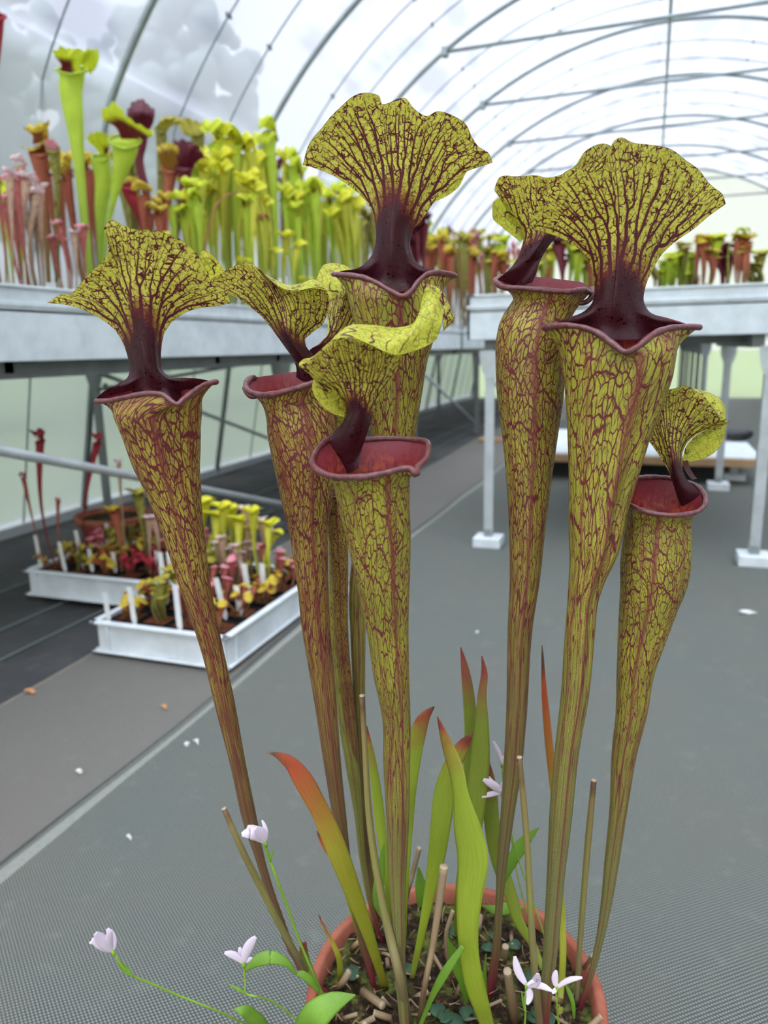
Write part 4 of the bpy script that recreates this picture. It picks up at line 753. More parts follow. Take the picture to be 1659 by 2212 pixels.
for k in range(150):
    a, r = random.uniform(0, 2*PI), .112*math.sqrt(random.random()); p = np.array([PC[0]+r*math.cos(a), PC[1]+r*math.sin(a), .2415+random.uniform(0, .004)]); th = random.uniform(0, 6.3); L = random.uniform(.006, .02); dd = np.array([math.cos(th), math.sin(th), random.uniform(-.05, .25)]); sd = np.array([-math.sin(th), math.cos(th), 0])*L*.06
    g.tube([p, p+dd*L*.5+sd, p+dd*L], random.uniform(.0003, .0009), 5, t=np.repeat([0, .5, 1], 5)*.8, tc=np.zeros((15, 3)))
tag(g.build('plant_litter', STEM_DRY, pot, smooth=True), kind='stuff')
# ================================================================ the tunnel
ARC_C, ARC_R, KX, KZ, BX = .49, 2.71, 2.315, 1.905, 2.72
def profile(n=44, grow=0.):
    a0 = math.acos(KX/ARC_R); A = np.linspace(PI-a0, a0, n); R = ARC_R+grow
    arc = np.stack([R*np.cos(A), ARC_C+R*np.sin(A)], 1)
    return np.vstack([[(-BX-grow, -.02)], [(-(BX+KX)/2-grow, (KZ)/2)], arc, [((BX+KX)/2+grow, KZ/2)], [(BX+grow, -.02)]])
Y0, Y1 = -2.6, 12.0
HY = [-2.3, -1.0, .35, 1.70, 3.0, 4.27, 5.47, 6.70, 7.98, 9.30, 10.60, 11.9]
# ground, mats
def plane(name, x0, x1, y0, y1, z, mat, nx=2, ny=2, kind='structure', wob=0):
    xs, ys = np.linspace(x0, x1, nx), np.linspace(y0, y1, ny); X, Y = np.meshgrid(xs, ys); V = np.stack([X, Y, np.full_like(X, z)], -1)
    if wob: V[..., 2] += wob*vnoise(V[..., :2]*3, 5)
    return tag(obj(name, V.reshape(-1, 3), gridf(nx, ny), mat), kind=kind)
GRASS = simple('meadow_grass', srgb(110, 130, 80), .9, .3, 1.5)
plane('floor', -60, 60, -40, 90, -.03, GRASS)
plane('floor', -2.72, 2.72, Y0, Y1, -.012, MAT_DARK, 30, 80, wob=.004)
def mat_strip(name, x0, x1, z, mat, hem, edge=0.):
    xs = np.linspace(x0, x1, 60); ys = np.linspace(Y0+.05, Y1-.05, 240); X, Y = np.meshgrid(xs, ys)
    X = X+.010*np.sin(Y*1.7)*np.exp(-(X-x0)**2*20)+.004*np.sin(Y*6.1)*np.exp(-(X-x0)**2*40)
    Z = z+.0015*vnoise(np.stack([X, Y], -1)*2.2, 8)+hem*np.exp(-((X-x0-.012)/.012)**2)
    return tag(obj(name, np.stack([X, Y, Z], -1).reshape(-1, 3), gridf(60, 240), mat), kind='structure')
mat_strip('floor', -1.40, -.93, .002, MAT_FADED, .002)
mat_strip('floor', -.935, 2.4, .0055, MAT_GREY, .004)
HEM = simple('cloth_hem', srgb(130, 132, 122), .9, .2, 150)
def hem(x, z, w, name='trim_1'):
    ys = np.linspace(Y0+.05, Y1-.05, 260); g = MB()
    u = np.array([-.5, -.25, 0, .25, .5]); X = x+.010*np.sin(ys*1.7)[:, None]+.004*np.sin(ys*6.1)[:, None]+w*u[None]*(1+.3*np.sin(ys*3.3)[:, None])
    Z = z+.003*np.cos(u*PI)[None]+0*X; V = np.stack([X, np.repeat(ys[:, None], 5, 1), Z], -1)
    return tag(obj(name, V.reshape(-1, 3), gridf(5, 260), HEM), kind='structure')
hem(-.918, .0075, .024, 'trim_1'); HEM = simple('hem_shade', srgb(70, 70, 68), .9); hem(-.942, .0045, .012, 'trim_6'); HEM = simple('cut_edge', srgb(124, 116, 102), .9); hem(-1.398, .003, .010, 'trim_2')  # dark strip left of the pale hem: the hem's shade put into colour
WIRE = simple('pale_thread', srgb(120, 134, 126), .8, .1)
for k, x in enumerate((-1.62, -1.80, -2.1)): tag(MB().box(x, x+.004, Y0, Y1-.1, -.006, -.003).build('trim_%d' % (3+k), WIRE), kind='structure')
# film skin
pr0 = profile(44, .03); pr = np.vstack([spl(pr0, t=np.linspace(0, 1, len(pr0)), q=np.linspace(0, 1, 141))]); ys = np.linspace(Y0, Y1, 300); n = len(pr)
V = np.array([[(x, y, z) for x, z in pr] for y in ys]); cen = np.array([0, 0, ARC_C]); out = V-cen; out[..., 1] = 0; out /= np.linalg.norm(out, axis=2)[..., None]
sag = -.018*np.abs(np.sin((V[..., 1:2]-.35)*PI/1.29)); V = V+out*sag
sa = np.linspace(0, 9.6, n)[None]+0*V[..., 0]; yy_ = V[..., 1]
wr = vnoise(np.stack([sa*6.5, yy_*1.2], -1), 21)+.7*vnoise(np.stack([sa*14, yy_*2.1+sa], -1), 22)+.5*np.sin(yy_*9+2*np.sin(sa*1.5)); wide_ = vnoise(np.stack([sa*1.1, yy_*1.4], -1), 23)
DULL = np.clip(sm(.1, 1.1, wr)*.75+.12+1.4*sm(1.5, .5, V[..., 2]), 0, 1.6); HAZE = np.clip(.48+.10*wide_+.08*sm(.2, 1.2, wr)+.30*sm(1.5, .5, V[..., 2]), 0, .98)
def sub(name, a, b): tag(obj(name, V[:, a:b].reshape(-1, 3), gridf(b-a, len(ys)), FILM, None, dict(dull=DULL[:, a:b].ravel(), haze=HAZE[:, a:b].ravel())), kind='structure')
sub('wall_left', 0, 16); sub('ceiling', 15, n-15); sub('wall_right', n-16, n)
GF = NT('gable_film'); _a = GF.n('BsdfTransparent', None, Color=(1, 1, 1, 1)); _b = GF.n('BsdfTranslucent', None, Color=(.97, .97, .97, 1))
_m = GF.n('MixShader', None, Fac=.45, _1=_a.outputs[0], _2=_b.outputs[0]); GF.t.links.new(_m.outputs[0], GF.out.inputs[0]); GF = GF.m
for nm, yy in (('wall_far', Y1), ('wall_near', Y0)):
    P = np.vstack([np.c_[pr[:, 0], np.full(n, yy), pr[:, 1]]]); tag(obj(nm, P, [tuple(range(n))], GF, smooth=False), kind='structure')
# steel hoops, each with its tie bar
ph_ = profile(40, 0.)
for k, y in enumerate(HY):
    c = np.array([(x, y, z) for x, z in ph_]); kk = spl(c[1:-1], n=110); path = np.vstack([c[:1], kk, c[-1:]])
    v, f = sweep(path, .0165, 12); h = tag(obj('trim_%d' % (10+k), v, f, GALV), kind='structure')
    if y > 1.5:
        v, f = sweep([(-1.44, y-.02, 2.77), (0, y-.02, 2.775), (1.44, y-.02, 2.77)], .013, 10); obj('tie_bar', v, f, GALV, h)
        g = MB(); 
        for s in (-1, 1): g.box(s*1.44-.02, s*1.44+.02, y-.04, y+.02, 2.745, 2.80)
        g.build('clamp', GALV, h)
v, f = sweep([(0, Y0, 3.185), (0, 4, 3.185), (0, Y1, 3.185)], .014, 10); tag(obj('trim_30', v, f, GALV), kind='structure')
# thin film ropes between the hoops with little clips
ROPE = simple('grey_rope', srgb(110, 118, 124), .7, .1)
q = profile(40, .006); k = 40
for y in [a+(b-a)*s for a, b in zip(HY[2:-1], HY[3:]) for s in (.36, .68)]:
    c = np.array([(x, y+.03*math.sin(x*2), z) for x, z in q]); v, f = sweep(spl(c, n=80), .0045, 6)
    r = tag(obj('trim_%d' % k, v, f, ROPE), kind='structure'); k += 1
    g = MB()
    for j in range(6, 34, 5):
        p = c[j]; g.box(-.004, .004, -.022, .022, -.010, .010, c=p)
    g.build('clip', ROPE, r)
# ground board and skirt along the left wall
tag(MB().box(-2.80, -2.70, Y0, Y1, -.01, .035).build('baseboard_left', simple('pale_skirting', srgb(196, 200, 200), .8)), kind='structure')
tag(MB().box(2.70, 2.80, Y0, Y1, -.01, .035).build('baseboard_right', simple('pale_skirting_right', srgb(196, 200, 200), .8)), kind='structure')
# trees standing outside the film
TREE = simple('distant_foliage', srgb(84, 98, 92), .95, .4, 1.2); BARK = simple('bark', srgb(80, 70, 60), .9)
def tree(x, y, h, r, label, seed):
    R = empty('tree', (x, y, 0), label, 'tree', 'trees outside the film'); g = np.random.default_rng(seed)
    v, f = sweep([(x, y, -.03), (x+.1, y, h*.4), (x, y+.1, h*.7)], [.18, .13, .06], 10); obj('trunk', v, f, BARK, R)
    M_ = MB()
    for i in range(620):
        dv = g.normal(size=3); dv /= np.linalg.norm(dv); c = np.array([x, y, h*.62])+dv*np.array([r, r, h*.33])*(g.random()**.45)*(.8+.3*math.sin(dv[0]*5+dv[2]*4+seed)); rr = r*g.uniform(.05, .13); nu, nv = 7, 5
        if i == 0: c = np.array([x, y, h*.6]); rr = r*.62; nu, nv = 20, 14
        th = np.linspace(0, 2*PI, nu, endpoint=False)[None]; ps = np.linspace(.02, PI-.02, nv)[:, None]
        D = np.stack([np.sin(ps)*np.cos(th), np.sin(ps)*np.sin(th), np.cos(ps)+0*th], -1); Q = c+D*(rr*(1+.22*vnoise(D*5+i, seed+i)))[..., None]
        M_.add(Q.reshape(-1, 3), gridf(nu, nv, True))
    M_.build('crown', TREE, R, smooth=True)
tree(-7, 6.0, 5.2, 1.5, 'blurred tree outside the left film wall, nearest the camera', 1)
tree(-7, 9.6, 6.0, 1.8, 'blurred tree outside the left film wall, behind the tall green pitcher', 2)
tree(-7.8, 18.0, 6.0, 1.9, 'blurred tree outside the left film wall, above the yellow pitcher mass', 3)
# ---------------------------------------------------------------- benches
def bench(name, label, x0, x1, y0, y1, zt, zb, legs, braces=(), depth_=.17, feet=False, skirt=WHITE_METAL):
    R = empty('bench', ((x0+x1)/2, y0, 0), label, 'bench')
    t = .012; g = MB()
    g.box(x0, x1, y0, y1, zt-.06, zt-.05)                                         # tray floor
    for a in ((x0, x0+t, y0, y1), (x1-t, x1, y0, y1), (x0, x1, y0, y0+t), (x0, x1, y1-t, y1)): g.box(*a, zb, zt)
    for a in ((x0-.006, x0+.03, y0-.006, y1+.006), (x1-.03, x1+.006, y0-.006, y1+.006), (x0-.006, x1+.006, y0-.006, y0+.03), (x0-.006, x1+.006, y1-.03, y1+.006)): g.box(*a, zt, zt+.008)
    for a in ((x0-.004, x0, y0-.004, y1+.004), (x1, x1+.004, y0-.004, y1+.004), (x0-.004, x1+.004, y0-.004, y0), (x0-.004, x1+.004, y1, y1+.004)): g.box(*a, zt-.045, zt-.032)
    g.build('tray', skirt, R, bevel=.002)
    g = MB().box(x0+.03, x1-.03, y0+.03, y1-.03, zt-.05, zt-.012); g.build('gravel_bed', simple('bench_grit', srgb(84, 84, 78), .95, .3, 200), R)
    g = MB()
    for xx in (x0+.06, x1-.10): g.box(xx, xx+.04, y0+.04, y1-.04, zb-.045, zb)
    for yy in np.arange(y0+.3, y1-.1, .5): g.box(x0+.06, x1-.06, yy, yy+.03, zb-.03, zb)
    g.build('support_frame', GREY_ANGLE, R)
    for (lx, ly, w) in legs:
        o = MB().box(lx-w, lx+w, ly-.004, ly+.004, .03 if feet else .0, zb-.04).box(lx-w, lx-w+.008, ly, ly+2*w, .03 if feet else .0, zb-.04).build('leg', GALV_LT if feet else GREY_ANGLE, R)
        g = MB(); k = 14; a = np.linspace(0, PI, k); P = np.array([(lx+2.3*w*math.cos(t_), ly-.007, zb-.04-.11*math.sin(t_)) for t_ in a]); P2 = P+np.array([0, .004, 0])
        g.add(np.vstack([P, P2]), [tuple(range(k))[::-1], tuple(range(k, 2*k))]+[(i, i+1, i+1+k, i+k) for i in range(k-1)]); g.build('gusset', GALV_LT if feet else GREY_ANGLE, o)
        if feet:
            MB().box(lx-.055, lx+.055, ly-.045, ly+.06, .004, .045).build('foot_block', WHITE_PLASTIC, R, bevel=.004)
            MB().box(lx-.014, lx+.014, ly-.01, ly+.03, .04, .075).build('foot_bolt', GALV, R)
    for (a, b, r) in braces: v, f = sweep([a, b], r, 10); obj('brace', v, f, GALV_LT, R)
    return R
XL0, XL1 = -2.46, -1.50
lg = [(-1.515, y, .020) for y in (.95, 2.95, 4.9, 6.9, 8.9, 10.9)]+[(-2.43, y, .022) for y in (.95, 2.85, 4.8, 6.9, 8.9, 10.9)]
br = [((-1.52, .30, .90), (-1.52, 2.98, .105), .0145)]+[((-2.42, 2.85, .72), (-2.42, 4.8, .12), .011), ((-2.40, 4.8, .76), (-2.40, 2.85, .64), .010), ((-2.42, 2.9, .66), (-2.42, 3.3, .02), .012)]+[((-1.52, y, .70), (-1.52, y+1.9, .12), .012) for y in (4.9, 6.9, 8.9)]
bench('bench', 'long white-sided bench along the left film wall, crowded with pitcher plants', XL0, XL1, .2, 6.2, .965, .785, [l for l in lg if l[1] < 6], br[:5])
bench('bench', 'further white-sided bench on the left, beyond the yellow pitcher plants', XL0, XL1, 6.25, 11.6, .965, .785, [l for l in lg if l[1] > 6], br[5:])
bench('bench', 'white-fronted bench at right on square white foot blocks, behind the big pitcher', -.67, .43, 2.87, 4.5, .985, .825, [(-.585, 2.90, .018), (.475-.08, 2.90, .018), (-.585, 4.4, .018), (.39, 4.4, .018)], feet=True)
bench('bench', 'further bench behind the right front bench, many thin legs below it', -.62, .46, 5.95, 11.2, .98, .84, [(x, y, .016) for y in (6.0, 6.1, 6.9, 7.8, 8.8, 9.8, 10.8) for x in (-.55, -.1, .38)])
bench('bench', 'long bench against the right film wall at the edge of the view', 1.45, 2.42, 2.2, 11.4, .97, .83, [(x, y, .016) for y in (2.4, 3.4, 4.4, 5.4, 6.4, 7.4, 8.4, 9.4, 10.4) for x in (1.5, 2.35)])
# low white table with plank edge, standing on the cloth behind the right bench
g = empty('low_table', (-.1, 4.9, 0), 'low white table with a bare wooden edge on the floor beyond the right bench', 'table')
zt = at(1065, 982, y=4.55)[2]; 
MB().box(-.78, .62, 4.57, 5.9, zt-.01, zt+.02).build('table_top', WHITE_METAL, g)
MB().box(-.80, .64, 4.545, 4.57, zt-.03, zt+.012).build('plank_edge', WOODB, g)
for x in (-.68, -.28, .5):
    for y in (4.75, 5.7): MB().box(x-.02, x+.02, y-.02, y+.02, .04, zt-.01).build('leg', GALV_LT, g); MB().box(x-.06, x+.06, y-.05, y+.05, .004, .045).build('foot_block', WHITE_PLASTIC, g, bevel=.004)
p = at(1590, 952, z=zt+.03); bg = MB()
nu, nv = 40, 16; th = np.linspace(0, 2*PI, nu, endpoint=False)[None]; s_ = np.linspace(0, 1, nv)[:, None]
rr = np.sin(s_*PI)**.5; Q = np.stack([rr*np.cos(th)*.11, rr*np.sin(th)*.08, .045*(1-np.cos(s_*PI))*.8+0*th], -1); Q += .006*np.stack([vnoise(Q*40, 3)]*3, -1)
tag(obj('black_bag', Q.reshape(-1, 3)+p+np.array([0, .1, -.005]), gridf(nu, nv, True), BLACK_PLASTIC), 'crumpled black bag lying on the low white table at the right', 'bag')
pl = at(960, 948, z=0.02); tag(MB().box(-1.35, -.72, pl[1]-.03, pl[1]+.04, .006, .035).build('wooden_batten', WOODB), 'bare wooden batten on the floor between the left and right benches', 'batten')
# ---------------------------------------------------------------- trays on the floor
def tray(x0, y0, w, d, h, label):
    R = tag(MB().box(0, 0, 0, 0, 0, 0).build('tmp', WHITE_PLASTIC), None) if False else None
    g = MB(); x1, y1 = x0+w, y0+d; z0 = .012; t = .005; i = .014
    g.box(x0+i, x1-i, y0+i, y1-i, z0, z0+.006)
    for a in ((x0+i, x0+i+t, y0+i, y1-i), (x1-i-t, x1-i, y0+i, y1-i), (x0+i, x1-i, y0+i, y0+i+t), (x0+i, x1-i, y1-i-t, y1-i)): g.box(*a, z0, z0+h)
    for zz, e, th in ((z0+h-.008, i+.006, .008), (z0, i-.001, .006)):
        for a in ((x0, x0+e, y0, y1), (x1-e, x1, y0, y1), (x0, x1, y0, y0+e), (x0, x1, y1-e, y1)): g.box(*a, zz, zz+th)
    for xx in (x0+.05, x1-.055):
        for yy in (y0+.003, y1-.017): g.box(xx, xx+.005, yy, yy+.014, z0, z0+h)
    for yy in (y0+.05, y1-.055):
        for xx in (x0+.003, x1-.017): g.box(xx, xx+.014, yy, yy+.005, z0, z0+h)
    return tag(g.build('plant_tray', WHITE_PLASTIC, bevel=.003), label, 'tray')
TA = (-1.385, 1.505, .425, .62, .088); TB = (-1.945, 1.835, .565, .43, .088)
tray(*TA, 'nearer white plastic tray of small potted pitcher plants on the floor, left')
tray(*TB, 'farther white plastic tray of red potted pitcher plants, under the steel rail')
p = at(195, 1135, z=.13); R = empty('terracotta_bowl', (p[0], p[1]+.14, 0), 'wide terracotta bowl standing behind the farther tray', 'bowl')
v, f = lathe([(0, .0), (.10, .0), (.14, .12), (.152, .122), (.154, .15), (.142, .15), (.138, .12), (0, .12)], 48, (p[0], p[1]+.14)); v[:, 2] += 0; obj('bowl', v, f, TERRA, R)
v, f = lathe([(0, .13), (.139, .127)], 48, (p[0], p[1]+.14)); obj('soil', v, f, SOIL, R)
# fallen scraps on the cloth
SCR = simple('dry_scrap', srgb(196, 140, 96), .9, .3); SCW = simple('pale_scrap', srgb(206, 206, 200), .9, .1)
for (x, y, s, m, lb) in ((65, 1490, .018, SCR, 'orange-brown dry leaf scrap on the edge of the dark cloth'), (355, 1525, .010, SCR, 'tan leaf scrap on the faded cloth left of the seam'), (402, 1606, .008, SCW, 'pale scrap on the cloth just right of the seam'), (425, 1600, .009, SCW, 'second pale scrap, right of its twin near the seam'), (279, 1806, .006, SCW, 'small white fleck on the cloth left of the leftmost pitcher'), (171, 1664, .008, SCW, 'pale round fleck on the faded cloth at far left'), (1030, 1365, .006, SCW, 'tiny white fleck on the cloth behind the red-tipped leaves'), (1610, 1320, .03, SCW, 'faint white scuff on the cloth at far right')):
    p = at(x, y, z=.012); k = 9; a = np.arange(k)*2*PI/k; rr_ = s*(.7+.4*np.sin(a*3+x)); P = np.stack([p[0]+rr_*np.cos(a), p[1]+rr_*np.sin(a)*.6, .011+.004*np.sin(a*2)], 1)
    Vv = np.vstack([[(p[0], p[1], .017)], P, P-np.array([0, 0, .002])]); ff = [(0, 1+i, 1+(i+1) % k) for i in range(k)]+[(1+i, 1+k+i, 1+k+(i+1) % k, 1+(i+1) % k) for i in range(k)]
    tag(obj('leaf_scrap', Vv, ff, m), lb, 'scrap')
# ---------------------------------------------------------------- sky
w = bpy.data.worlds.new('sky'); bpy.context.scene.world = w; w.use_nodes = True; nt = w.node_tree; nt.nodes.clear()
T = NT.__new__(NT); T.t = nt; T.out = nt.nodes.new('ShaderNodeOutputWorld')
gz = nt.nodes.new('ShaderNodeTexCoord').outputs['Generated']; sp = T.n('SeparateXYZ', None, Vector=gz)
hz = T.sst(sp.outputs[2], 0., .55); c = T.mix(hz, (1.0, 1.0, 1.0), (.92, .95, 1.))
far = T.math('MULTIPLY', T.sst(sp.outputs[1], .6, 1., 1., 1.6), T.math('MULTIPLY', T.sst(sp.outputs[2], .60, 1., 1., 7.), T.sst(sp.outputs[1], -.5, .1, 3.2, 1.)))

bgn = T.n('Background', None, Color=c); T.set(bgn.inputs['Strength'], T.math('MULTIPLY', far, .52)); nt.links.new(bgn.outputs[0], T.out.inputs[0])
sc = bpy.context.scene
sc.view_settings.view_transform = 'Standard'; sc.view_settings.look = 'None'; sc.view_settings.gamma = 1; sc.view_settings.use_curve_mapping = False; sc.view_settings.exposure = 0.35
cy = sc.cycles; cy.use_denoising = True; cy.max_bounces = 5; cy.diffuse_bounces = 3; cy.glossy_bounces = 2; cy.transmission_bounces = 3; cy.transparent_max_bounces = 8; cy.caustics_reflective = False; cy.caustics_refractive = False; cy.use_adaptive_sampling = True; cy.adaptive_threshold = .05
w.cycles.sampling_method = 'NONE'; cy.adaptive_min_samples = 12
# ================================================================ pitcher plants on the benches and in the trays
def plain(name, top, low, net=None, mid=None, transl=.25, dark=None):
    t = NT(name); h = t.attr('hgt'); P = t.obj(); c = t.mix(t.sst(h, .1, .85), low, top)
    c = t.mix(t.sst(t.noise(P, 25, 3), .35, .7, 0, .35), c, tuple(x*.6 for x in top))
    if net:
        tc = t.attr('tc', 'Vector'); e = t.vor(t.mapv(tc, (1, 1, 1)), 1., dim='2D'); c = t.mix(t.math('SUBTRACT', 1., t.sst(e, .04, .16)), c, net)
    c = t.mix(t.attr('red'), c, dark or srgb(84, 24, 30))
    return t.done(c, .5, .35, 0, None, transl)
PAL = dict(
    green=plain('sap_green_pitcher', srgb(190, 212, 62), srgb(150, 178, 62)),
    yellow=plain('yellow_green_pitcher', srgb(206, 204, 66), srgb(164, 180, 72), dark=srgb(190, 190, 50)),
    olive=plain('olive_pitcher', srgb(150, 160, 60), srgb(110, 124, 60), net=srgb(120, 60, 50)),
    maroon=plain('maroon_pitcher', srgb(110, 34, 46), srgb(128, 60, 60), dark=srgb(70, 20, 30)),
    red=plain('red_pitcher', srgb(168, 44, 54), srgb(130, 70, 60), dark=srgb(150, 34, 44)),
    copper=plain('coppery_pitcher', srgb(176, 96, 70), srgb(140, 120, 70), dark=srgb(160, 80, 50)),
    pink=plain('pink_tubed_pitcher', srgb(186, 116, 96), srgb(136, 124, 76), net=srgb(180, 60, 80), dark=srgb(200, 90, 110)),
    white=plain('white_topped_pitcher', srgb(196, 180, 140), srgb(136, 150, 80), net=srgb(190, 110, 120), dark=srgb(220, 190, 190)))
LIDS = dict(green=plain('green_lid', srgb(204, 214, 50), srgb(196, 208, 50), dark=srgb(96, 24, 34)), yellow=plain('yellow_lid', srgb(226, 222, 52), srgb(214, 214, 54), dark=srgb(200, 160, 50)), olive=plain('olive_lid', srgb(190, 192, 60), srgb(170, 170, 60), net=srgb(120, 50, 50)),
    maroon=plain('maroon_lid', srgb(92, 26, 40), srgb(86, 24, 36), dark=srgb(60, 14, 24)), red=plain('red_lid', srgb(170, 50, 60), srgb(150, 40, 50)), copper=plain('copper_lid', srgb(202, 178, 52), srgb(196, 150, 54), dark=srgb(110, 40, 34)), pink=plain('pink_lid', srgb(226, 150, 160), srgb(206, 100, 120)), white=plain('white_lid', srgb(240, 236, 228), srgb(230, 216, 210), net=srgb(190, 90, 110), dark=srgb(200, 110, 130)))
def tube_mesh(h, r, seed, wob=.02, n=20, m=34, flare=1.):
    g = np.random.default_rng(seed); z = np.linspace(0, 1, m); rad = r*spl(np.array([.18, .22, .34, .60, .92, 1.0*flare, 1.22*flare])[:, None], t=[0, .25, .5, .75, .93, .975, 1], q=z)[:, 0]
    ax, ay = g.normal(size=2)*wob; cx = ax*np.sin(z*PI)+g.normal()*wob*z; cy = ay*np.sin(z*PI); ph = np.arange(n+1)*2*PI/n
    V = np.stack([cx[:, None]+rad[:, None]*np.cos(ph), cy[:, None]+rad[:, None]*np.sin(ph), np.repeat((z*h)[:, None], n+1, 1)], -1)
    V[-1, :, 2] += .35*r*np.sin(ph); V[-2, :, 2] += .25*r*np.sin(ph)
    hg = np.repeat(z[:, None], n+1, 1); tc = np.stack([np.repeat((ph/(2*PI)*14)[None], m, 0), hg*9, 0*hg], -1)
    return V.reshape(-1, 3), gridf(n+1, m), dict(hgt=hg.ravel(), tc=tc.reshape(-1, 3), red=0*hg.ravel()), (cx[-1], cy[-1], h)
def lid_mesh(r, seed, w=1.5, tilt=.5, ruf=.2, nu=22, nv=22, redn=.9):
    g = np.random.default_rng(seed); v = np.linspace(0, 1, nv); u = np.linspace(-1, 1, nu)
    cy = spl(np.array([1., 1.1, .9, .2, -.9, -1.8])[:, None], t=[0, .18, .36, .58, .8, 1], q=v)[:, 0]*r
    cz = spl(np.array([-.1, .5, 1.05, 1.5+tilt*.3, 1.7+tilt*.6, 1.5-tilt])[:, None], t=[0, .18, .36, .58, .8, 1], q=v)[:, 0]*r
    wd = spl(np.array([.8, .5, .85, w*1.15, w*1.25, .3])[:, None], t=[0, .16, .34, .6, .8, 1], q=v)[:, 0]*r
    U, Vv = np.meshgrid(u, v); f = g.uniform(4, 7); p1 = g.uniform(0, 6)
    X = U*wd[:, None]; Y = cy[:, None]+.35*r*U**2*sm(.3, .1, Vv)+ruf*r*.5*np.sin(f*U*1.3+p1)*Vv**2; Z = cz[:, None]+ruf*r*np.sin(f*U+p1+3*Vv)*sm(.3, .8, Vv)+.45*r*U**2*sm(.35, .7, Vv)*(1 if seed % 2 else -.6)
    red = np.clip(sm(.62, .25, Vv+.25*np.abs(U)), 0, 1)*redn
    tc = np.stack([U*6, Vv*6, 0*U], -1)
    return np.stack([X, Y, Z], -1).reshape(-1, 3), gridf(nu, nv), dict(hgt=np.clip(Vv, 0, 1).ravel(), tc=tc.reshape(-1, 3), red=red.ravel())
STY = dict(green=(.50, .028, 1.5, .25), yellow=(.46, .020, 2.1, .5), olive=(.5, .024, 1.7, .3), maroon=(.5, .026, 1.8, .5), red=(.45, .02, 1.4, .3), copper=(.5, .026, 1.5, .3), pink=(.45, .013, 1.4, .4), white=(.45, .013, 1.5, .5))
TPL = {}
def tpl(kind, k):
    """one pitcher of a kind as a pair of meshes; further ones share them"""
    if (kind, k) not in TPL:
        h, r, w, ruf = STY[kind]; sd = 100*list(STY).index(kind)+k
        v, f, a, top = tube_mesh(h, r, sd); o = obj('pitcher', v, [q[::-1] for q in f], PAL[kind], None, a)
        v, f, a = lid_mesh(r, sd+(k % 2), w, ruf=ruf, redn=1. if kind in ('green', 'maroon', 'copper', 'olive') else .5); c = obj('hood', v+np.array(top), f, LIDS[kind], o, a)
        C.objects.unlink(o); C.objects.unlink(c); TPL[kind, k] = (o, c)
    return TPL[kind, k]
def put(root, kind, k, loc, s, sz, rz, lean=(0, 0)):
    o, c = tpl(kind, k); a = o.copy(); a.name = 'pitcher'; C.objects.link(a); a.parent = root; a.location = loc; a.scale = (s, s, sz); a.rotation_euler = (lean[0], lean[1], rz)
    b = c.copy(); b.name = 'hood'; C.objects.link(b); b.parent = a
    b.matrix_parent_inverse = Matrix.Identity(4); b.location = (0, 0, STY[kind][0]*0)
    return a
def clump(x, y, z, kind, n, hgt, spread, label, group=None, sc=1., mixk=None, name='pitcher_plant', seed=0, var=.22):
    R = empty(name, (x, y, z), label, 'pitcher plant', group); g = np.random.default_rng(seed)
    for i in range(n):
        kd = mixk if (mixk and g.random() < .3) else kind
        a = g.uniform(0, 2*PI); d = spread*math.sqrt(g.random()); dx, dy = d*math.cos(a), d*math.sin(a); H = hgt*g.uniform(1-var, 1); lean = .35*d/max(hgt, .1)
        put(R, kd, int(g.integers(0, 3)), (dx*.55, dy*.55, 0), sc*g.uniform(.8, 1.15), H/STY[kd][0], g.uniform(-.9, .9)+PI*.0, (-dy/d*lean, dx/d*lean))
    return R
def hero(label, kind, rows, x, lipx, lids, extra=None, name='pitcher_plant', lipdy=6, net=False, lidmat=None):
    """a bench plant close enough to read: its tube from outline rows and its hood sheets"""
    bx, by = (rows[-1][0]+rows[-1][1])/2, rows[-1][2]
    b = at(bx, by, z=.93) if False else at(bx, by, x=x); D = float((b-CAM)@FW)
    R = empty(name, (b[0], b[1], b[2]), label, 'pitcher plant')
    xl, xr, y0 = lipx; cx, hw = (xl+xr)/2, (xr-xl)/2; rw = hw*D/FPX
    lip = [(a, cx+hw*math.cos(math.radians(a)), y0+lipdy*(-math.sin(math.radians(a)))+(3 if a == 270 else 0), rw*.8*math.sin(math.radians(a))) for a in range(0, 360, 45)]
    o = pitcher(R, 'pitcher', rows, [(y0, D), (by, D)], lip, PAL[kind], wide=14, K=14, nolip=True, keel=.02)
    q = np.linspace(0, 360, 60, endpoint=False); P = spl(np.array([[a[1], a[2], a[3]] for a in lip]), closed=True, t=np.arange(8)/8, q=q/360); L3 = sheet(P[None, :, :2], (D+P[:, 2])[None])[0]
    v, f = sweep(L3, .003, 8, closed=True); obj('lip', v, f, PAL[kind], o, dict(hgt=np.ones(len(v)), red=np.zeros(len(v)), tc=np.zeros((len(v), 3))))
    V, F, A = [], [], []; n = 0
    for rowsP, rf in lids:
        nu, nv = 40, 30; G = np.array([spl(np.array(r, float), q=np.linspace(0, 1, nu)) for r in rowsP]); G = spl(G.reshape(len(G), -1), t=np.linspace(0, 1, len(G)), q=np.linspace(0, 1, nv)).reshape(nv, nu, 3)
        S = sheet(G[..., :2], D+G[..., 2]); uu = np.linspace(0, 1, nu)[None]; vv = np.linspace(0, 1, nv)[:, None]; S = S+FW*(.006*np.sin(uu*21)*vv**2)[..., None]+UPV*(.003*np.sin(uu*33+1)*vv**3)[..., None]
        V.append(S.reshape(-1, 3)); F += [tuple(i+n for i in t) for t in gridf(nu, nv)]; n += nu*nv; A.append((rf(uu, vv)+0*uu*vv).ravel())
    V = np.concatenate(V); obj('hood', V, F, lidmat or LIDS[kind], o, dict(hgt=np.full(len(V), .7), red=np.concatenate(A), tc=np.c_[V[:, 0]*200, V[:, 2]*200, V[:, 1]*0]))
    return R
no = lambda u, v: 0*u
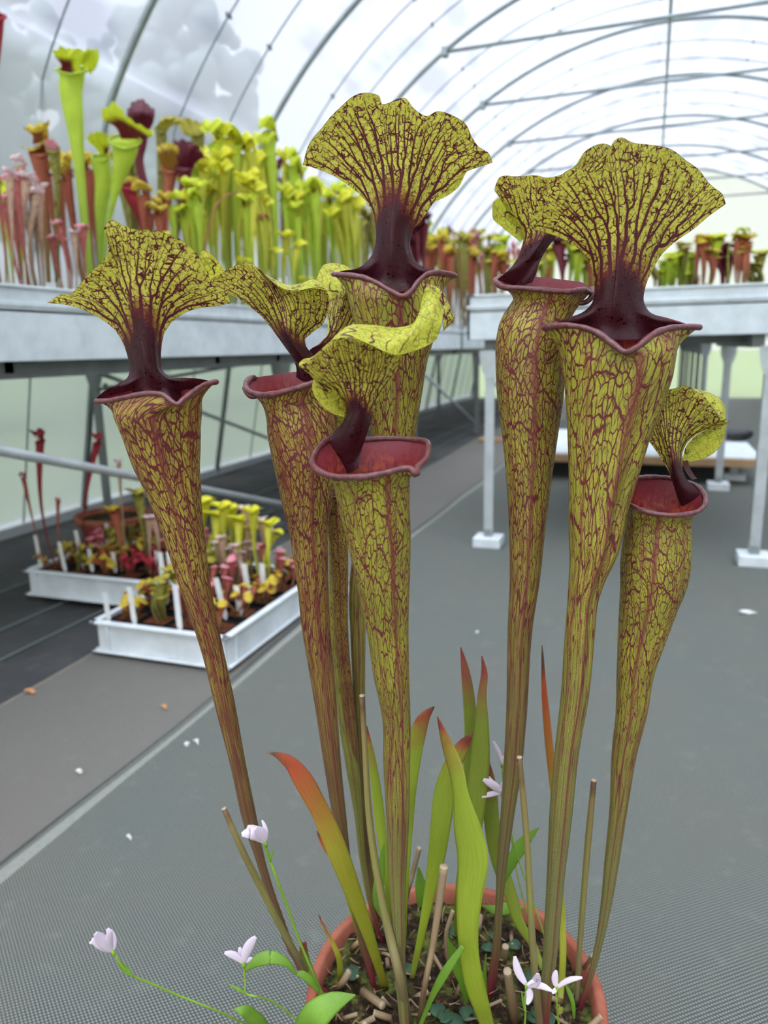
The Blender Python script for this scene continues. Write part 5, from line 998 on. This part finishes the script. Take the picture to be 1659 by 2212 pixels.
thr = lambda u, v: sm(.62, .35, v+.5*np.abs(u-.45))
d = .03
hero('tallest plain green pitcher with a wavy yellow-green lid, at the left bench', 'green', [(129, 180, 172), (129, 177, 191), (137, 179, 239), (146, 180, 280), (153, 181, 318), (165, 185, 398), (173, 191, 477), (189, 203, 597), (195, 205, 622)], -1.72, (120, 188, 151),
     [([[(128, 156, .02), (142, 160, .03), (158, 160, .03), (180, 156, .02)], [(132, 140, .01), (142, 142, .02), (156, 142, .02), (172, 146, .03)], [(118, 122, -.03), (135, 124, -.02), (160, 128, .0), (182, 134, .04)], [(113, 110, -.05), (128, 103, -.04), (165, 106, .0), (212, 108, .05)]], lambda u, v: sm(.75, .5, v)*sm(.75, .5, u)),
      ([[(178, 112, .02), (190, 108, .03), (200, 107, .03), (212, 106, .03)], [(176, 130, .03), (190, 140, .05), (202, 138, .05), (214, 126, .04)], [(174, 138, .04), (184, 156, .06), (195, 158, .06), (206, 148, .05)]], no)])
hero('green pitcher with a rounded lid standing left of its wide-mouthed twin, left bench', 'green', [(198, 238, 352), (205, 240, 383), (205, 232, 444), (210, 224, 525), (214, 222, 605)], -1.78, (196, 238, 340),
     [([[(214, 332, .02), (222, 334, .02), (232, 332, .02)], [(204, 318, -.01), (220, 316, .0), (236, 318, .0)], [(190, 306, -.02), (212, 300, -.02), (240, 304, -.01)], [(187, 292, -.03), (212, 284, -.03), (236, 292, -.02)]], lambda u, v: sm(.5, .2, v)*sm(.4, .8, u))])
hero('green pitcher with a notched flared mouth and drooping lid', 'green', [(243, 296, 322), (244, 292, 335), (242, 279, 363), (240, 262, 403), (232, 244, 464), (224, 233, 525), (219, 226, 610)], -1.74, (234, 305, 304),
     [([[(262, 300, .03), (275, 300, .03), (290, 300, .03), (300, 300, .02)], [(250, 275, .0), (265, 272, .0), (290, 285, .0), (316, 296, .01)], [(222, 258, -.03), (248, 250, -.03), (285, 268, -.03), (328, 296, -.02)], [(220, 236, -.04), (245, 222, -.04), (278, 255, -.04), (331, 284, -.03)]], lambda u, v: sm(.72, .45, v))], lipdy=14)
hero('dark maroon pitcher with a crumpled almost black hood, left bench', 'maroon', [(296, 320, 290), (294, 317, 310), (291, 310, 342), (298, 316, 380), (304, 322, 403), (312, 326, 450), (322, 334, 505), (330, 338, 610)], -1.95, (292, 324, 284),
     [([[(296, 290, .02), (306, 292, .02), (318, 288, .02)], [(280, 270, -.02), (305, 262, -.02), (330, 268, -.01)], [(274, 246, -.03), (304, 240, -.04), (334, 248, -.02)], [(276, 236, -.02), (290, 218, .0), (306, 214, .02), (322, 228, .0), (334, 236, .02)]], no)])
hero('bright red slender pitcher with a straight orange strap lid, left bench', 'red', [(262, 297, 408), (266, 297, 418), (275, 301, 436), (291, 307, 464), (300, 311, 489), (312, 320, 540), (320, 326, 610)], -1.80, (261, 297, 402),
     [([[(264, 400, .02), (266, 396, .02), (268, 388, .02)], [(276, 390, .0), (278, 386, .0), (280, 380, .0)], [(300, 402, .0), (302, 397, .0), (304, 390, .0)], [(326, 414, .0), (328, 410, .0), (330, 405, .0)]], no)], lidmat=LIDS['copper'])
hero('maroon pitcher with a black-red ruffled hood, right of the copper ones on the left bench', 'maroon', [(380, 416, 366), (384, 413, 380), (386, 411, 391), (384, 404, 436), (377, 389, 496), (374, 384, 600)], -1.85, (378, 420, 360),
     [([[(390, 366, .02), (400, 368, .02), (414, 364, .02)], [(382, 340, .0), (402, 342, -.01), (430, 346, -.01)], [(376, 318, .02), (402, 318, -.03), (446, 340, -.03)], [(374, 304, .04), (396, 302, -.02), (430, 318, -.04), (448, 350, -.02)]], no)])
hero('coppery pitcher with an orange hood edged in yellow, left bench', 'copper', [(354, 384, 372), (354, 378, 395), (350, 372, 430), (346, 362, 490), (342, 352, 600)], -1.92, (348, 388, 364),
     [([[(356, 368, .02), (368, 370, .02), (382, 366, .02)], [(346, 350, .0), (366, 348, .0), (388, 352, .0)], [(342, 330, -.02), (366, 326, -.03), (392, 338, -.02)], [(338, 318, .0), (362, 308, -.03), (394, 322, -.02)]], lambda u, v: .7*sm(.95, .6, v))])
hero('coppery pitcher under two stacked yellow lids, leftmost tall one on the left bench', 'copper', [(64, 104, 336), (68, 104, 350), (76, 102, 377), (84, 104, 430), (92, 106, 500), (100, 110, 610)], -1.95, (62, 104, 330),
     [([[(66, 330, .02), (82, 334, .02), (100, 328, .02)], [(60, 320, .0), (80, 318, .0), (98, 312, .0)], [(48, 320, -.03), (72, 326, -.03), (98, 304, -.02)], [(47, 318, -.04), (74, 322, -.04), (96, 298, -.03)]], lambda u, v: .9*sm(.5, .3, v)),
      ([[(70, 312, .02), (82, 310, .02), (96, 306, .02)], [(70, 292, .0), (80, 290, .0), (92, 288, .0)], [(52, 280, -.02), (80, 284, -.02), (106, 270, -.01)], [(50, 276, -.04), (80, 278, -.03), (104, 258, -.02)]], lambda u, v: .9*sm(.6, .4, v))])
hero('dark olive pitcher with a withered pink top, beside the tallest green pitcher', 'olive', [(104, 130, 330), (108, 130, 345), (116, 130, 400), (118, 130, 460), (120, 130, 520), (118, 126, 610)], -1.9, (100, 130, 322),
     [([[(100, 322, .01), (114, 324, .01), (128, 320, .01)], [(96, 312, .0), (112, 308, .0), (126, 314, .0)], [(100, 302, .0), (112, 300, .0), (124, 310, .0)]], no)], lidmat=LIDS['pink'])
hero('olive pitcher with an upright yellow-green crumpled lid above the black-red hood, left bench', 'olive', [(412, 442, 290), (414, 440, 320), (412, 436, 380), (408, 424, 460), (404, 414, 600)], -2.05, (408, 444, 284),
     [([[(415, 292, .02), (426, 294, .02), (438, 290, .02)], [(398, 290, -.02), (420, 296, -.03), (442, 290, -.02)], [(384, 270, -.02), (412, 266, -.03), (440, 272, -.02)], [(372, 258, .0), (396, 254, -.03), (438, 266, -.02)]], no)])
hero('olive pitcher with a folded yellow-green lid left of the crumpled one, left bench', 'olive', [(336, 360, 286), (338, 360, 310), (340, 358, 380), (340, 352, 460), (338, 346, 600)], -2.05, (334, 364, 278),
     [([[(338, 284, .02), (350, 286, .02), (360, 282, .02)], [(340, 270, .0), (354, 268, .0), (372, 272, .0)], [(346, 262, -.02), (364, 256, -.02), (392, 266, -.01)], [(350, 254, .0), (366, 250, .0), (400, 258, .0)]], no)])
# clumps along the left bench, front to back rows
def topz(px, py, x): return float(at(px, py, x=x)[2])-.93
B = 'pitcher plants on the left bench'
spec = [  # px, X, py of the tops, kind, n, spread, scale, words
    (6, -1.66, 372, 'pink', 5, .05, 1., 'pink-tubed slender pitchers at the left edge of the picture, front of the bench'),
    (62, -1.72, 398, 'pink', 6, .07, 1., 'slim pink and green pitchers in front of the coppery pair'),
    (98, -1.74, 380, 'white', 6, .07, 1.1, 'slender pitchers with withered white tops beside the dark olive tube'),
    (30, -1.95, 420, 'green', 6, .08, .5, 'thin green pitchers behind the pink ones at far left'),
    (140, -1.98, 330, 'copper', 3, .06, .7, 'small coppery pitcher with a yellow lid left of the tallest green one'),
    (215, -1.98, 330, 'copper', 6, .1, .7, 'orange and yellow hoods glimpsed behind the green twins'),
    (165, -1.66, 500, 'pink', 6, .07, .8, 'short pink-green pitchers at the foot of the tallest green one'),
    (350, -1.72, 430, 'copper', 6, .08, .6, 'thin brownish pitchers in front of the maroon hoods'),
    (300, -2.15, 300, 'olive', 6, .09, .9, 'olive pitchers in the back row behind the red strap-lidded one'),
    (330, -1.66, 520, 'green', 7, .08, .5, 'low green tubes above the bench edge behind the leftmost hood'),
    (420, -1.68, 430, 'green', 8, .09, .7, 'green tubes right of the black-red hood, front row'),
    (455, -1.85, 370, 'yellow', 9, .1, 1., 'yellow-green clump left of the brightest yellow one'),
    (515, -1.80, 318, 'yellow', 10, .1, 1.1, 'brightest and tallest yellow ruffled clump on the left bench'),
    (462, -2.12, 345, 'yellow', 9, .12, 1.1, 'yellow ruffled clump in the back row left of the brightest one'),
    (556, -2.16, 340, 'yellow', 9, .12, 1.1, 'yellow ruffled clump in the back row behind the brightest one'),
    (588, -1.85, 308, 'green', 5, .07, .9, 'clump with a single tall green pitcher with a pointed yellow lid'),
    (560, -1.62, 400, 'yellow', 8, .09, .9, 'yellow-green tubes in front with a hanging red flower beside them'),
    (635, -1.90, 338, 'green', 6, .09, .8, 'green tubes with small flat yellow lids left of the tall middle hood'),
    (610, -2.2, 360, 'maroon', 5, .09, .9, 'dark maroon hoods peeping out behind the green tubes'),
    (660, -1.70, 420, 'green', 9, .1, .8, 'dense pale green tubes in the front row below the flat lids'),
    (700, -1.95, 425, 'yellow', 9, .12, 1.2, 'yellow-green ruffled clump left of the tall middle neck'),
    (745, -1.75, 425, 'yellow', 10, .12, 1.2, 'yellow-green clump right next to the tall middle neck'),
    (690, -2.25, 415, 'olive', 8, .14, 1.2, 'darker olive hoods in the back row left of the middle neck'),
    (790, -1.95, 470, 'olive', 8, .14, 1.2, 'olive clump seen past the tall middle neck'),
    (905, -1.7, 490, 'maroon', 7, .12, 1.2, 'dark red clump just right of the tall middle neck'),
    (925, -2.0, 510, 'green', 8, .14, 1.2, 'green clump behind the dark red one right of the middle neck'),
    (955, -1.7, 520, 'copper', 9, .16, 1.2, 'coppery clump further along the left bench'),
    (965, -2.1, 500, 'maroon', 8, .16, 1.2, 'maroon clump far along the left bench'),
    (985, -1.75, 525, 'olive', 9, .18, 1.3, 'olive clump far along the left bench'),
    (1005, -2.0, 515, 'pink', 10, .2, 1.6, 'pinkish haze of pitchers far along the left bench'),
    (1025, -1.8, 525, 'copper', 10, .22, 1.6, 'coppery pitchers near the far end of the left bench'),
    (1045, -1.9, 520, 'olive', 10, .25, 1.6, 'olive pitchers at the far end of the left bench')]
for i, (px, X, py, kind, n, spread, s, lb) in enumerate(spec):
    b = at(px, 650, x=X); h = topz(px, py, X); lab = lb
    if b[1] > 10.2: b[1] = 10.3+.55*(i-len(spec)+3)
    clump(X, b[1], .945, kind, n, max(h, .15), spread, lab, B, s, mixk={'yellow': 'green', 'green': 'yellow', 'pink': 'white'}.get(kind), seed=50+i)
# hanging red flower on its bent stalk
p = at(562, 468, x=-1.60); R = empty('pitcher_flower', p, 'nodding brownish-red pitcher plant flower on an arched stalk, left bench', 'flower')
S = np.array([at(x, y, x=-1.62) for x, y in ((430, 600), (445, 520), (470, 440), (510, 415), (545, 425), (560, 455))]); v, f = sweep(spl(S, n=30), .003, 8); obj('stalk', v, f, PAL['copper'], R, dict(hgt=np.ones(len(v)), red=np.zeros(len(v)), tc=np.zeros((len(v), 3))))
for k in range(5):
    a = k*2*PI/5+.3; dd = np.array([math.cos(a), math.sin(a), 0]); P = np.array([p, p+dd*.022+UPV*.006, p+dd*.036-UPV*.006, p+dd*.034-UPV*.022]); v, f = sweep(spl(P, n=14), [.003+.009*math.sin(PI*t/13) for t in range(14)], 8, flat=.35); obj('petal', v, f, PAL['copper'], R, dict(hgt=np.ones(len(v)), red=np.full(len(v), .5), tc=np.zeros((len(v), 3))))
# yellow blooms low in the mass
for i, (x, y) in enumerate(((612, 505), (635, 525), (578, 540), (655, 600), (520, 560))):
    p = at(x, y, x=-1.60); R = empty('pitcher_plant', (p[0], p[1], .945), ('short yellow-hooded pitcher in the front row, ' + ('just right of the hanging red flower', 'second right of the red flower', 'just under the hanging red flower', 'lowest, near the middle pitcher lip', 'lowest, under the brightest yellow clump')[i]), 'pitcher plant', B)
    put(R, 'yellow', i % 3, (0, 0, 0), 1., max(.08, (p[2]-.945))/.49, .4*i)
# right benches: short mixed pitchers
spec2 = [(1075, .06, 530, 'copper', 'coppery pitchers at the left end of the right bench'), (1115, .3, 520, 'pink', 'pinkish pitchers near the left end of the right bench'), (1160, .05, 540, 'green', 'short green pitchers behind the veined tube, right bench'), (1185, .5, 515, 'copper', 'coppery pitchers in the second row of the right bench'), (1225, .1, 520, 'maroon', 'dark pink pitchers between the two right hoods'), (1255, .4, 530, 'green', 'green pitchers between the two right hoods'),
    (1290, .1, 540, 'copper', 'coppery clump hidden partly by the dark right neck'), (1420, .1, 560, 'green', 'fresh green pitchers right of the dark neck, front row'), (1455, .15, 545, 'green', 'fresh green pitchers second from the dark neck, front row'), (1485, .5, 555, 'olive', 'olive green pitchers in the second row of the right bench'), (1520, .1, 520, 'copper', 'reddish-brown tall pitcher among green ones, right bench'), (1560, .4, 545, 'maroon', 'brown-red pitchers in the second row at right'), (1600, .12, 515, 'copper', 'tall brownish pitcher below the nodding green flower'), (1640, .2, 560, 'olive', 'olive pitchers at the right edge of the picture')]
for i, (px, dy, py, kind, lb) in enumerate(spec2):
    y = 3.0+dy*1.6; b = at(px, 620, y=y); h = float(at(px, py, y=y)[2])-.955; g = random.Random(i)
    if not -.6 < b[0] < .38: b[0] = min(max(b[0], -.58), .37)
    clump(b[0], y, .972, kind, 6, max(h, .1), .05, lb, 'pitcher plants on the front right bench', .75, mixk='green' if kind != 'green' else 'olive', seed=200+i, var=.45)
for i in range(14):
    y = 6.2+.36*i; x = -.5+.85*((i*7) % 5)/4; clump(x, y, .965, ('copper', 'olive', 'maroon', 'green')[i % 4], 7, .24+.05*(i % 3), .09, ('%s pitchers on the further right bench, clump %s from its near end' % (('coppery', 'olive', 'maroon', 'green')[i % 4], ('first', 'second', 'third', 'fourth', 'fifth', 'sixth', 'seventh', 'eighth', 'ninth', 'tenth', 'eleventh', 'twelfth', 'thirteenth', 'fourteenth')[i])), 'pitcher plants on the further right bench', .9, seed=300+i)
for i in range(16):
    y = 2.5+.52*i; x = 1.62+.5*(i % 2); clump(x, y, .955, ('green', 'copper', 'olive', 'maroon')[i % 4], 7, .3+.05*(i % 3), .1, ('%s pitchers on the bench against the right wall, clump %s from its near end' % (('green', 'coppery', 'olive', 'maroon')[i % 4], ('first', 'second', 'third', 'fourth', 'fifth', 'sixth', 'seventh', 'eighth', 'ninth', 'tenth', 'eleventh', 'twelfth', 'thirteenth', 'fourteenth', 'fifteenth', 'last')[i])), 'pitcher plants on the right wall bench', 1., seed=340+i)
# tall nodding flowers on the right bench
for px, py, k, lb in ((1605, 497, 0, 'nodding green flower on a tall stalk above the brown pitcher, right bench'), (1548, 520, 1, 'small round brown seed head on a thin stalk, right bench'), (1092, 512, 2, 'yellow-green flower head on a thin stalk, left end of the right bench')):
    p = at(px, py, y=3.2); R = empty('flower_stalk', (p[0], p[1], .97), lb, 'flower'); P = np.array([(p[0]-.03, p[1], .975), (p[0]-.03, p[1], p[2]-.02), (p[0]-.01, p[1], p[2]+.012), p]); v, f = sweep(spl(P, n=24), .0022, 8); A = lambda n: dict(hgt=np.ones(n), red=np.zeros(n), tc=np.zeros((n, 3))); obj('stalk', v, f, PAL['green'], R, A(len(v)))
    for j in range(5):
        a = j*2*PI/5; dd = np.array([math.cos(a), math.sin(a), 0]); Q = np.array([p, p+dd*.018+UPV*.004, p+dd*.026-UPV*.012]); v, f = sweep(spl(Q, n=8), [.002, .006, .008, .009, .008, .007, .005, .002], 8, flat=.3); obj('petal', v, f, PAL['green' if k != 1 else 'maroon'], R, A(len(v)))
# deep red pitcher tip at the top left edge
hero('deep red pitcher mouth just entering the picture at the upper left edge', 'red', [(-30, 6, 60), (-26, 2, 100), (-22, -8, 200), (-18, -10, 400), (-16, -10, 600)], -1.62, (-36, 13, 36), [([[(-30, 40, .01), (-10, 42, .01), (8, 40, .01)], [(-34, 20, .0), (-16, 16, .0), (0, 26, .0)], [(-40, 0, -.02), (-20, -8, -.02), (-6, 10, -.01)]], no)])
# ---------------------------------------------------------------- trays: little pots, plants, white labels
LABELM = simple('white_label_plastic', srgb(236, 238, 236), .5, .03)
def mini_pot(x, y, z, s, h, label, kind, n, ph, sc, lean=.5, group=None, seed=0, cat='potted plant'):
    R = empty('potted_seedling', (x, y, z), label, cat, group); m = MB(); a, b = s*.40, s*.49; t = .002
    v = [(sx*e, sy*e, zz) for e, zz in ((a, 0), (b, h), (b-t, h), (a-t, .01)) for sx, sy in ((-1, -1), (1, -1), (1, 1), (-1, 1))]; f = [(3, 2, 1, 0)]+[(k*4+i, k*4+(i+1) % 4, k*4+4+(i+1) % 4, k*4+4+i) for k in range(3) for i in range(4)]+[(12, 13, 14, 15)]
    p = obj('pot', np.array(v)+np.array([x, y, z]), f, BLACK_PLASTIC, R, smooth=False)
    q = np.linspace(-1, 1, 8)*(b-t*1.5); X, Y = np.meshgrid(q, q); obj('soil', np.stack([X+x, Y+y, z+h-.006+.003*vnoise(np.stack([X, Y], -1)*300, seed)], -1).reshape(-1, 3), gridf(8, 8), SOILR, p)
    g = np.random.default_rng(seed)
    for i in range(n):
        a = g.uniform(0, 2*PI); d = g.uniform(.1, .6)*s*.5; ln = lean*g.uniform(.3, 1); put(R, kind, int(g.integers(0, 3)), (d*math.cos(a), d*math.sin(a), h-.008), sc*g.uniform(.7, 1.1), ph*g.uniform(.5, 1)/STY[kind][0], a-PI/2, (-math.sin(a)*ln, math.cos(a)*ln))
    return R
t_ = NT('reddish_moss_soil'); _p = t_.geo(); SOILR = t_.done(t_.ramp(t_.noise(_p, 190, 4, .7), [(.3, srgb(40, 24, 18)), (.55, srgb(110, 60, 40)), (.75, srgb(150, 110, 60))]), .95, .1, 0, t_.bump(t_.noise(_p, 300, 3), 1., .003))
def stick(x, y, z, L, lean, rz, label, group, w=.022):
    g = MB(); Rm = np.array((Matrix.Rotation(rz, 3, 'Z') @ Matrix.Rotation(lean[0], 3, 'X') @ Matrix.Rotation(lean[1], 3, 'Y')))
    v = np.array([(-w/2, 0, L), (w/2, 0, L), (w/2, 0, .02), (0, 0, 0), (-w/2, 0, .02)]); V = np.vstack([v, v+[0, .0009, 0]]); V = V @ Rm.T+[x, y, z]
    o = obj('plant_label', V, [(0, 1, 2, 3, 4), (9, 8, 7, 6, 5)]+[(i, i+5, (i+1) % 5+5, (i+1) % 5) for i in range(5)], LABELM, None, smooth=False)
    return tag(o, label, 'plant label', group)
ORD = ('first', 'second', 'third', 'fourth', 'fifth', 'sixth')
def fill(T, nx, ny, who, kinds, seedb, hs):
    x0, y0, w, d, h = T; i = .028; sx, sy = (w-2*i)/nx, (d-2*i)/ny; g = random.Random(seedb)
    for b in range(ny):
        for a in range(nx):
            x, y = x0+i+sx*(a+.5), y0+i+sy*(b+.5); kd, n, ph, sc, ln, wd = kinds[(a*3+b*5+g.randint(0, 1)) % len(kinds)]
            mini_pot(x, y, .0195, min(sx, sy)*.90, h*.86, 'pot of %s in the %s tray, row %s, %s from left' % (wd, who, ORD[b], ORD[a]), kd, n, ph, sc, ln, 'small pots in the %s tray' % who, seedb*50+a*9+b)
SK = [('red', 7, .10, .45, .8, 'low dark red pitchers'), ('copper', 8, .09, .4, .8, 'reddish-brown seedlings'), ('olive', 6, .13, .5, .3, 'greenish pitchers'), ('pink', 7, .13, .8, .4, 'pink pitchers'), ('olive', 7, .11, .4, .6, 'olive pitchers')]
fill(TA, 4, 5, 'nearer', [SK[1], SK[4], SK[3], SK[2], SK[1]], 3, 1)
fill(TB, 5, 4, 'farther', [SK[0], SK[1], SK[0], SK[3], SK[4]], 5, 1)
# yellow and white-topped pitchers standing tall at the back of the nearer tray
for i, (px, py, X, kd, s) in enumerate(((452, 1075, -1.27, 'yellow', 1.3), (500, 1085, -1.16, 'yellow', 1.0), (515, 1090, -1.18, 'yellow', .9), (545, 1088, -1.10, 'white', 1.1), (565, 1095, -1.05, 'yellow', .8), (490, 1150, -1.15, 'white', 1.), (480, 1160, -1.20, 'white', 1.4), (535, 1160, -1.12, 'white', 1.4), (590, 1165, -1.03, 'pink', 1.), (620, 1190, -1.0, 'pink', .8))):
    p = at(px, py, x=X); R = empty('pitcher_plant', (p[0], min(p[1], 2.08), .09), '%s pitcher standing up in the nearer tray, %s' % ({'yellow': 'pale yellow', 'white': 'white-topped', 'pink': 'pink-topped'}[kd], ('tallest, beside the leftmost veined tube', 'in the middle of the back rows', 'just right of the middle', 'fluffy, right of the yellow pair', 'right of the fluffy white one', 'short, at the centre', 'short, left of centre', 'short, right of centre', 'near the right end', 'at the right end')[i]), 'pitcher plant', 'upright pitchers in the nearer tray')
    for j in range(3): put(R, kd, j, (.012*j-.012, .01*(j % 2), 0), s*.8, max(.06, (p[2]-.11)*(1-.14*j))/STY[kd][0], j*.9, (.05*j, .1*(j-1)))
for i, (px, py, X, kd, s, n) in enumerate(((78, 935, -1.86, 'red', .9, 1), (150, 935, -1.83, 'red', .8, 1), (52, 1015, -1.90, 'pink', .8, 1), (110, 1065, -1.84, 'pink', .7, 1), (248, 1085, -1.62, 'copper', .9, 1), (302, 1050, -1.52, 'olive', 1., 1), (250, 985, -1.60, 'white', .7, 1), (312, 1100, -1.5, 'white', 1.3, 2))):
    p = at(px, py, x=X); p[1] = min(max(p[1], 1.9), 2.2); hh = p[2]-.12; R = empty('pitcher_plant', (p[0], p[1], .09), '%s pitcher rising from the farther tray, %s' % ({'red': 'dark red', 'pink': 'pink', 'copper': 'red-orange', 'olive': 'olive green', 'white': 'pale-topped'}[kd], ('tallest, in front of the steel rail', 'leaning right beside the tallest', 'leftmost and thin', 'short, between the two tallest', 'in the middle', 'thick, near the right end', 'thin, middle, reaching the rail', 'short pair at the right end')[i]), 'pitcher plant', 'upright pitchers in the farther tray')
    for j in range(n): put(R, kd, j, (.014*j, 0, 0), s*.75, max(.06, hh)/STY[kd][0], .4+j, (.0, (-.06, .16, -.1, .1, 0, 0, 0, 0)[i]))
for i, (px, py, T, lean, L) in enumerate([(80, 1225, TB, .12, .085), (142, 1235, TB, .2, .075), (180, 1225, TB, .18, .10), (200, 1235, TB, .1, .05), (250, 1235, TB, .1, .04), (345, 1240, TB, .1, .05), (330, 1150, TB, .22, .07), (200, 1170, TB, .0, .05),
        (235, 1340, TA, .08, .05), (287, 1350, TA, .1, .075), (380, 1365, TA, .04, .095), (360, 1300, TA, .08, .12), (368, 1265, TA, .1, .08), (488, 1335, TA, .25, .085), (520, 1325, TA, .14, .05), (540, 1300, TA, .14, .085), (568, 1285, TA, -.02, .07), (490, 1260, TA, .2, .055), (612, 1230, TA, .15, .05)]):
    x0, y0, w, d_, h = T; p = at(px, py, z=.095); p[0] = min(max(p[0], x0+.03), x0+w-.03); p[1] = min(max(p[1], y0+.03), y0+d_-.03)
    who = 'farther' if T is TB else 'nearer'; ds = ('leftmost, leaning left', 'second from the left edge, leaning', 'tall, third from the left edge', 'small, in the middle among red pitchers', 'small, right of the middle', 'small, at the right corner', 'high, leaning at the back right', 'small, at the back', 'small, at the front left corner', 'second from the front left corner', 'tall, beside the leftmost veined tube', 'long upright, behind the tall front one', 'farthest back, by the tray corner', 'wide leaning, just right of the leftmost tube', 'short, right of the wide leaning one', 'long leaning, at the centre right', 'upright, right of the long leaning one', 'short leaning, at the back', 'rightmost, near the second veined tube')[i]
    stick(p[0], p[1], .082, L+.04, (0, -lean), -.3, 'white plastic plant label in the %s tray, %s' % (who, ds), 'white labels in the %s tray' % who)
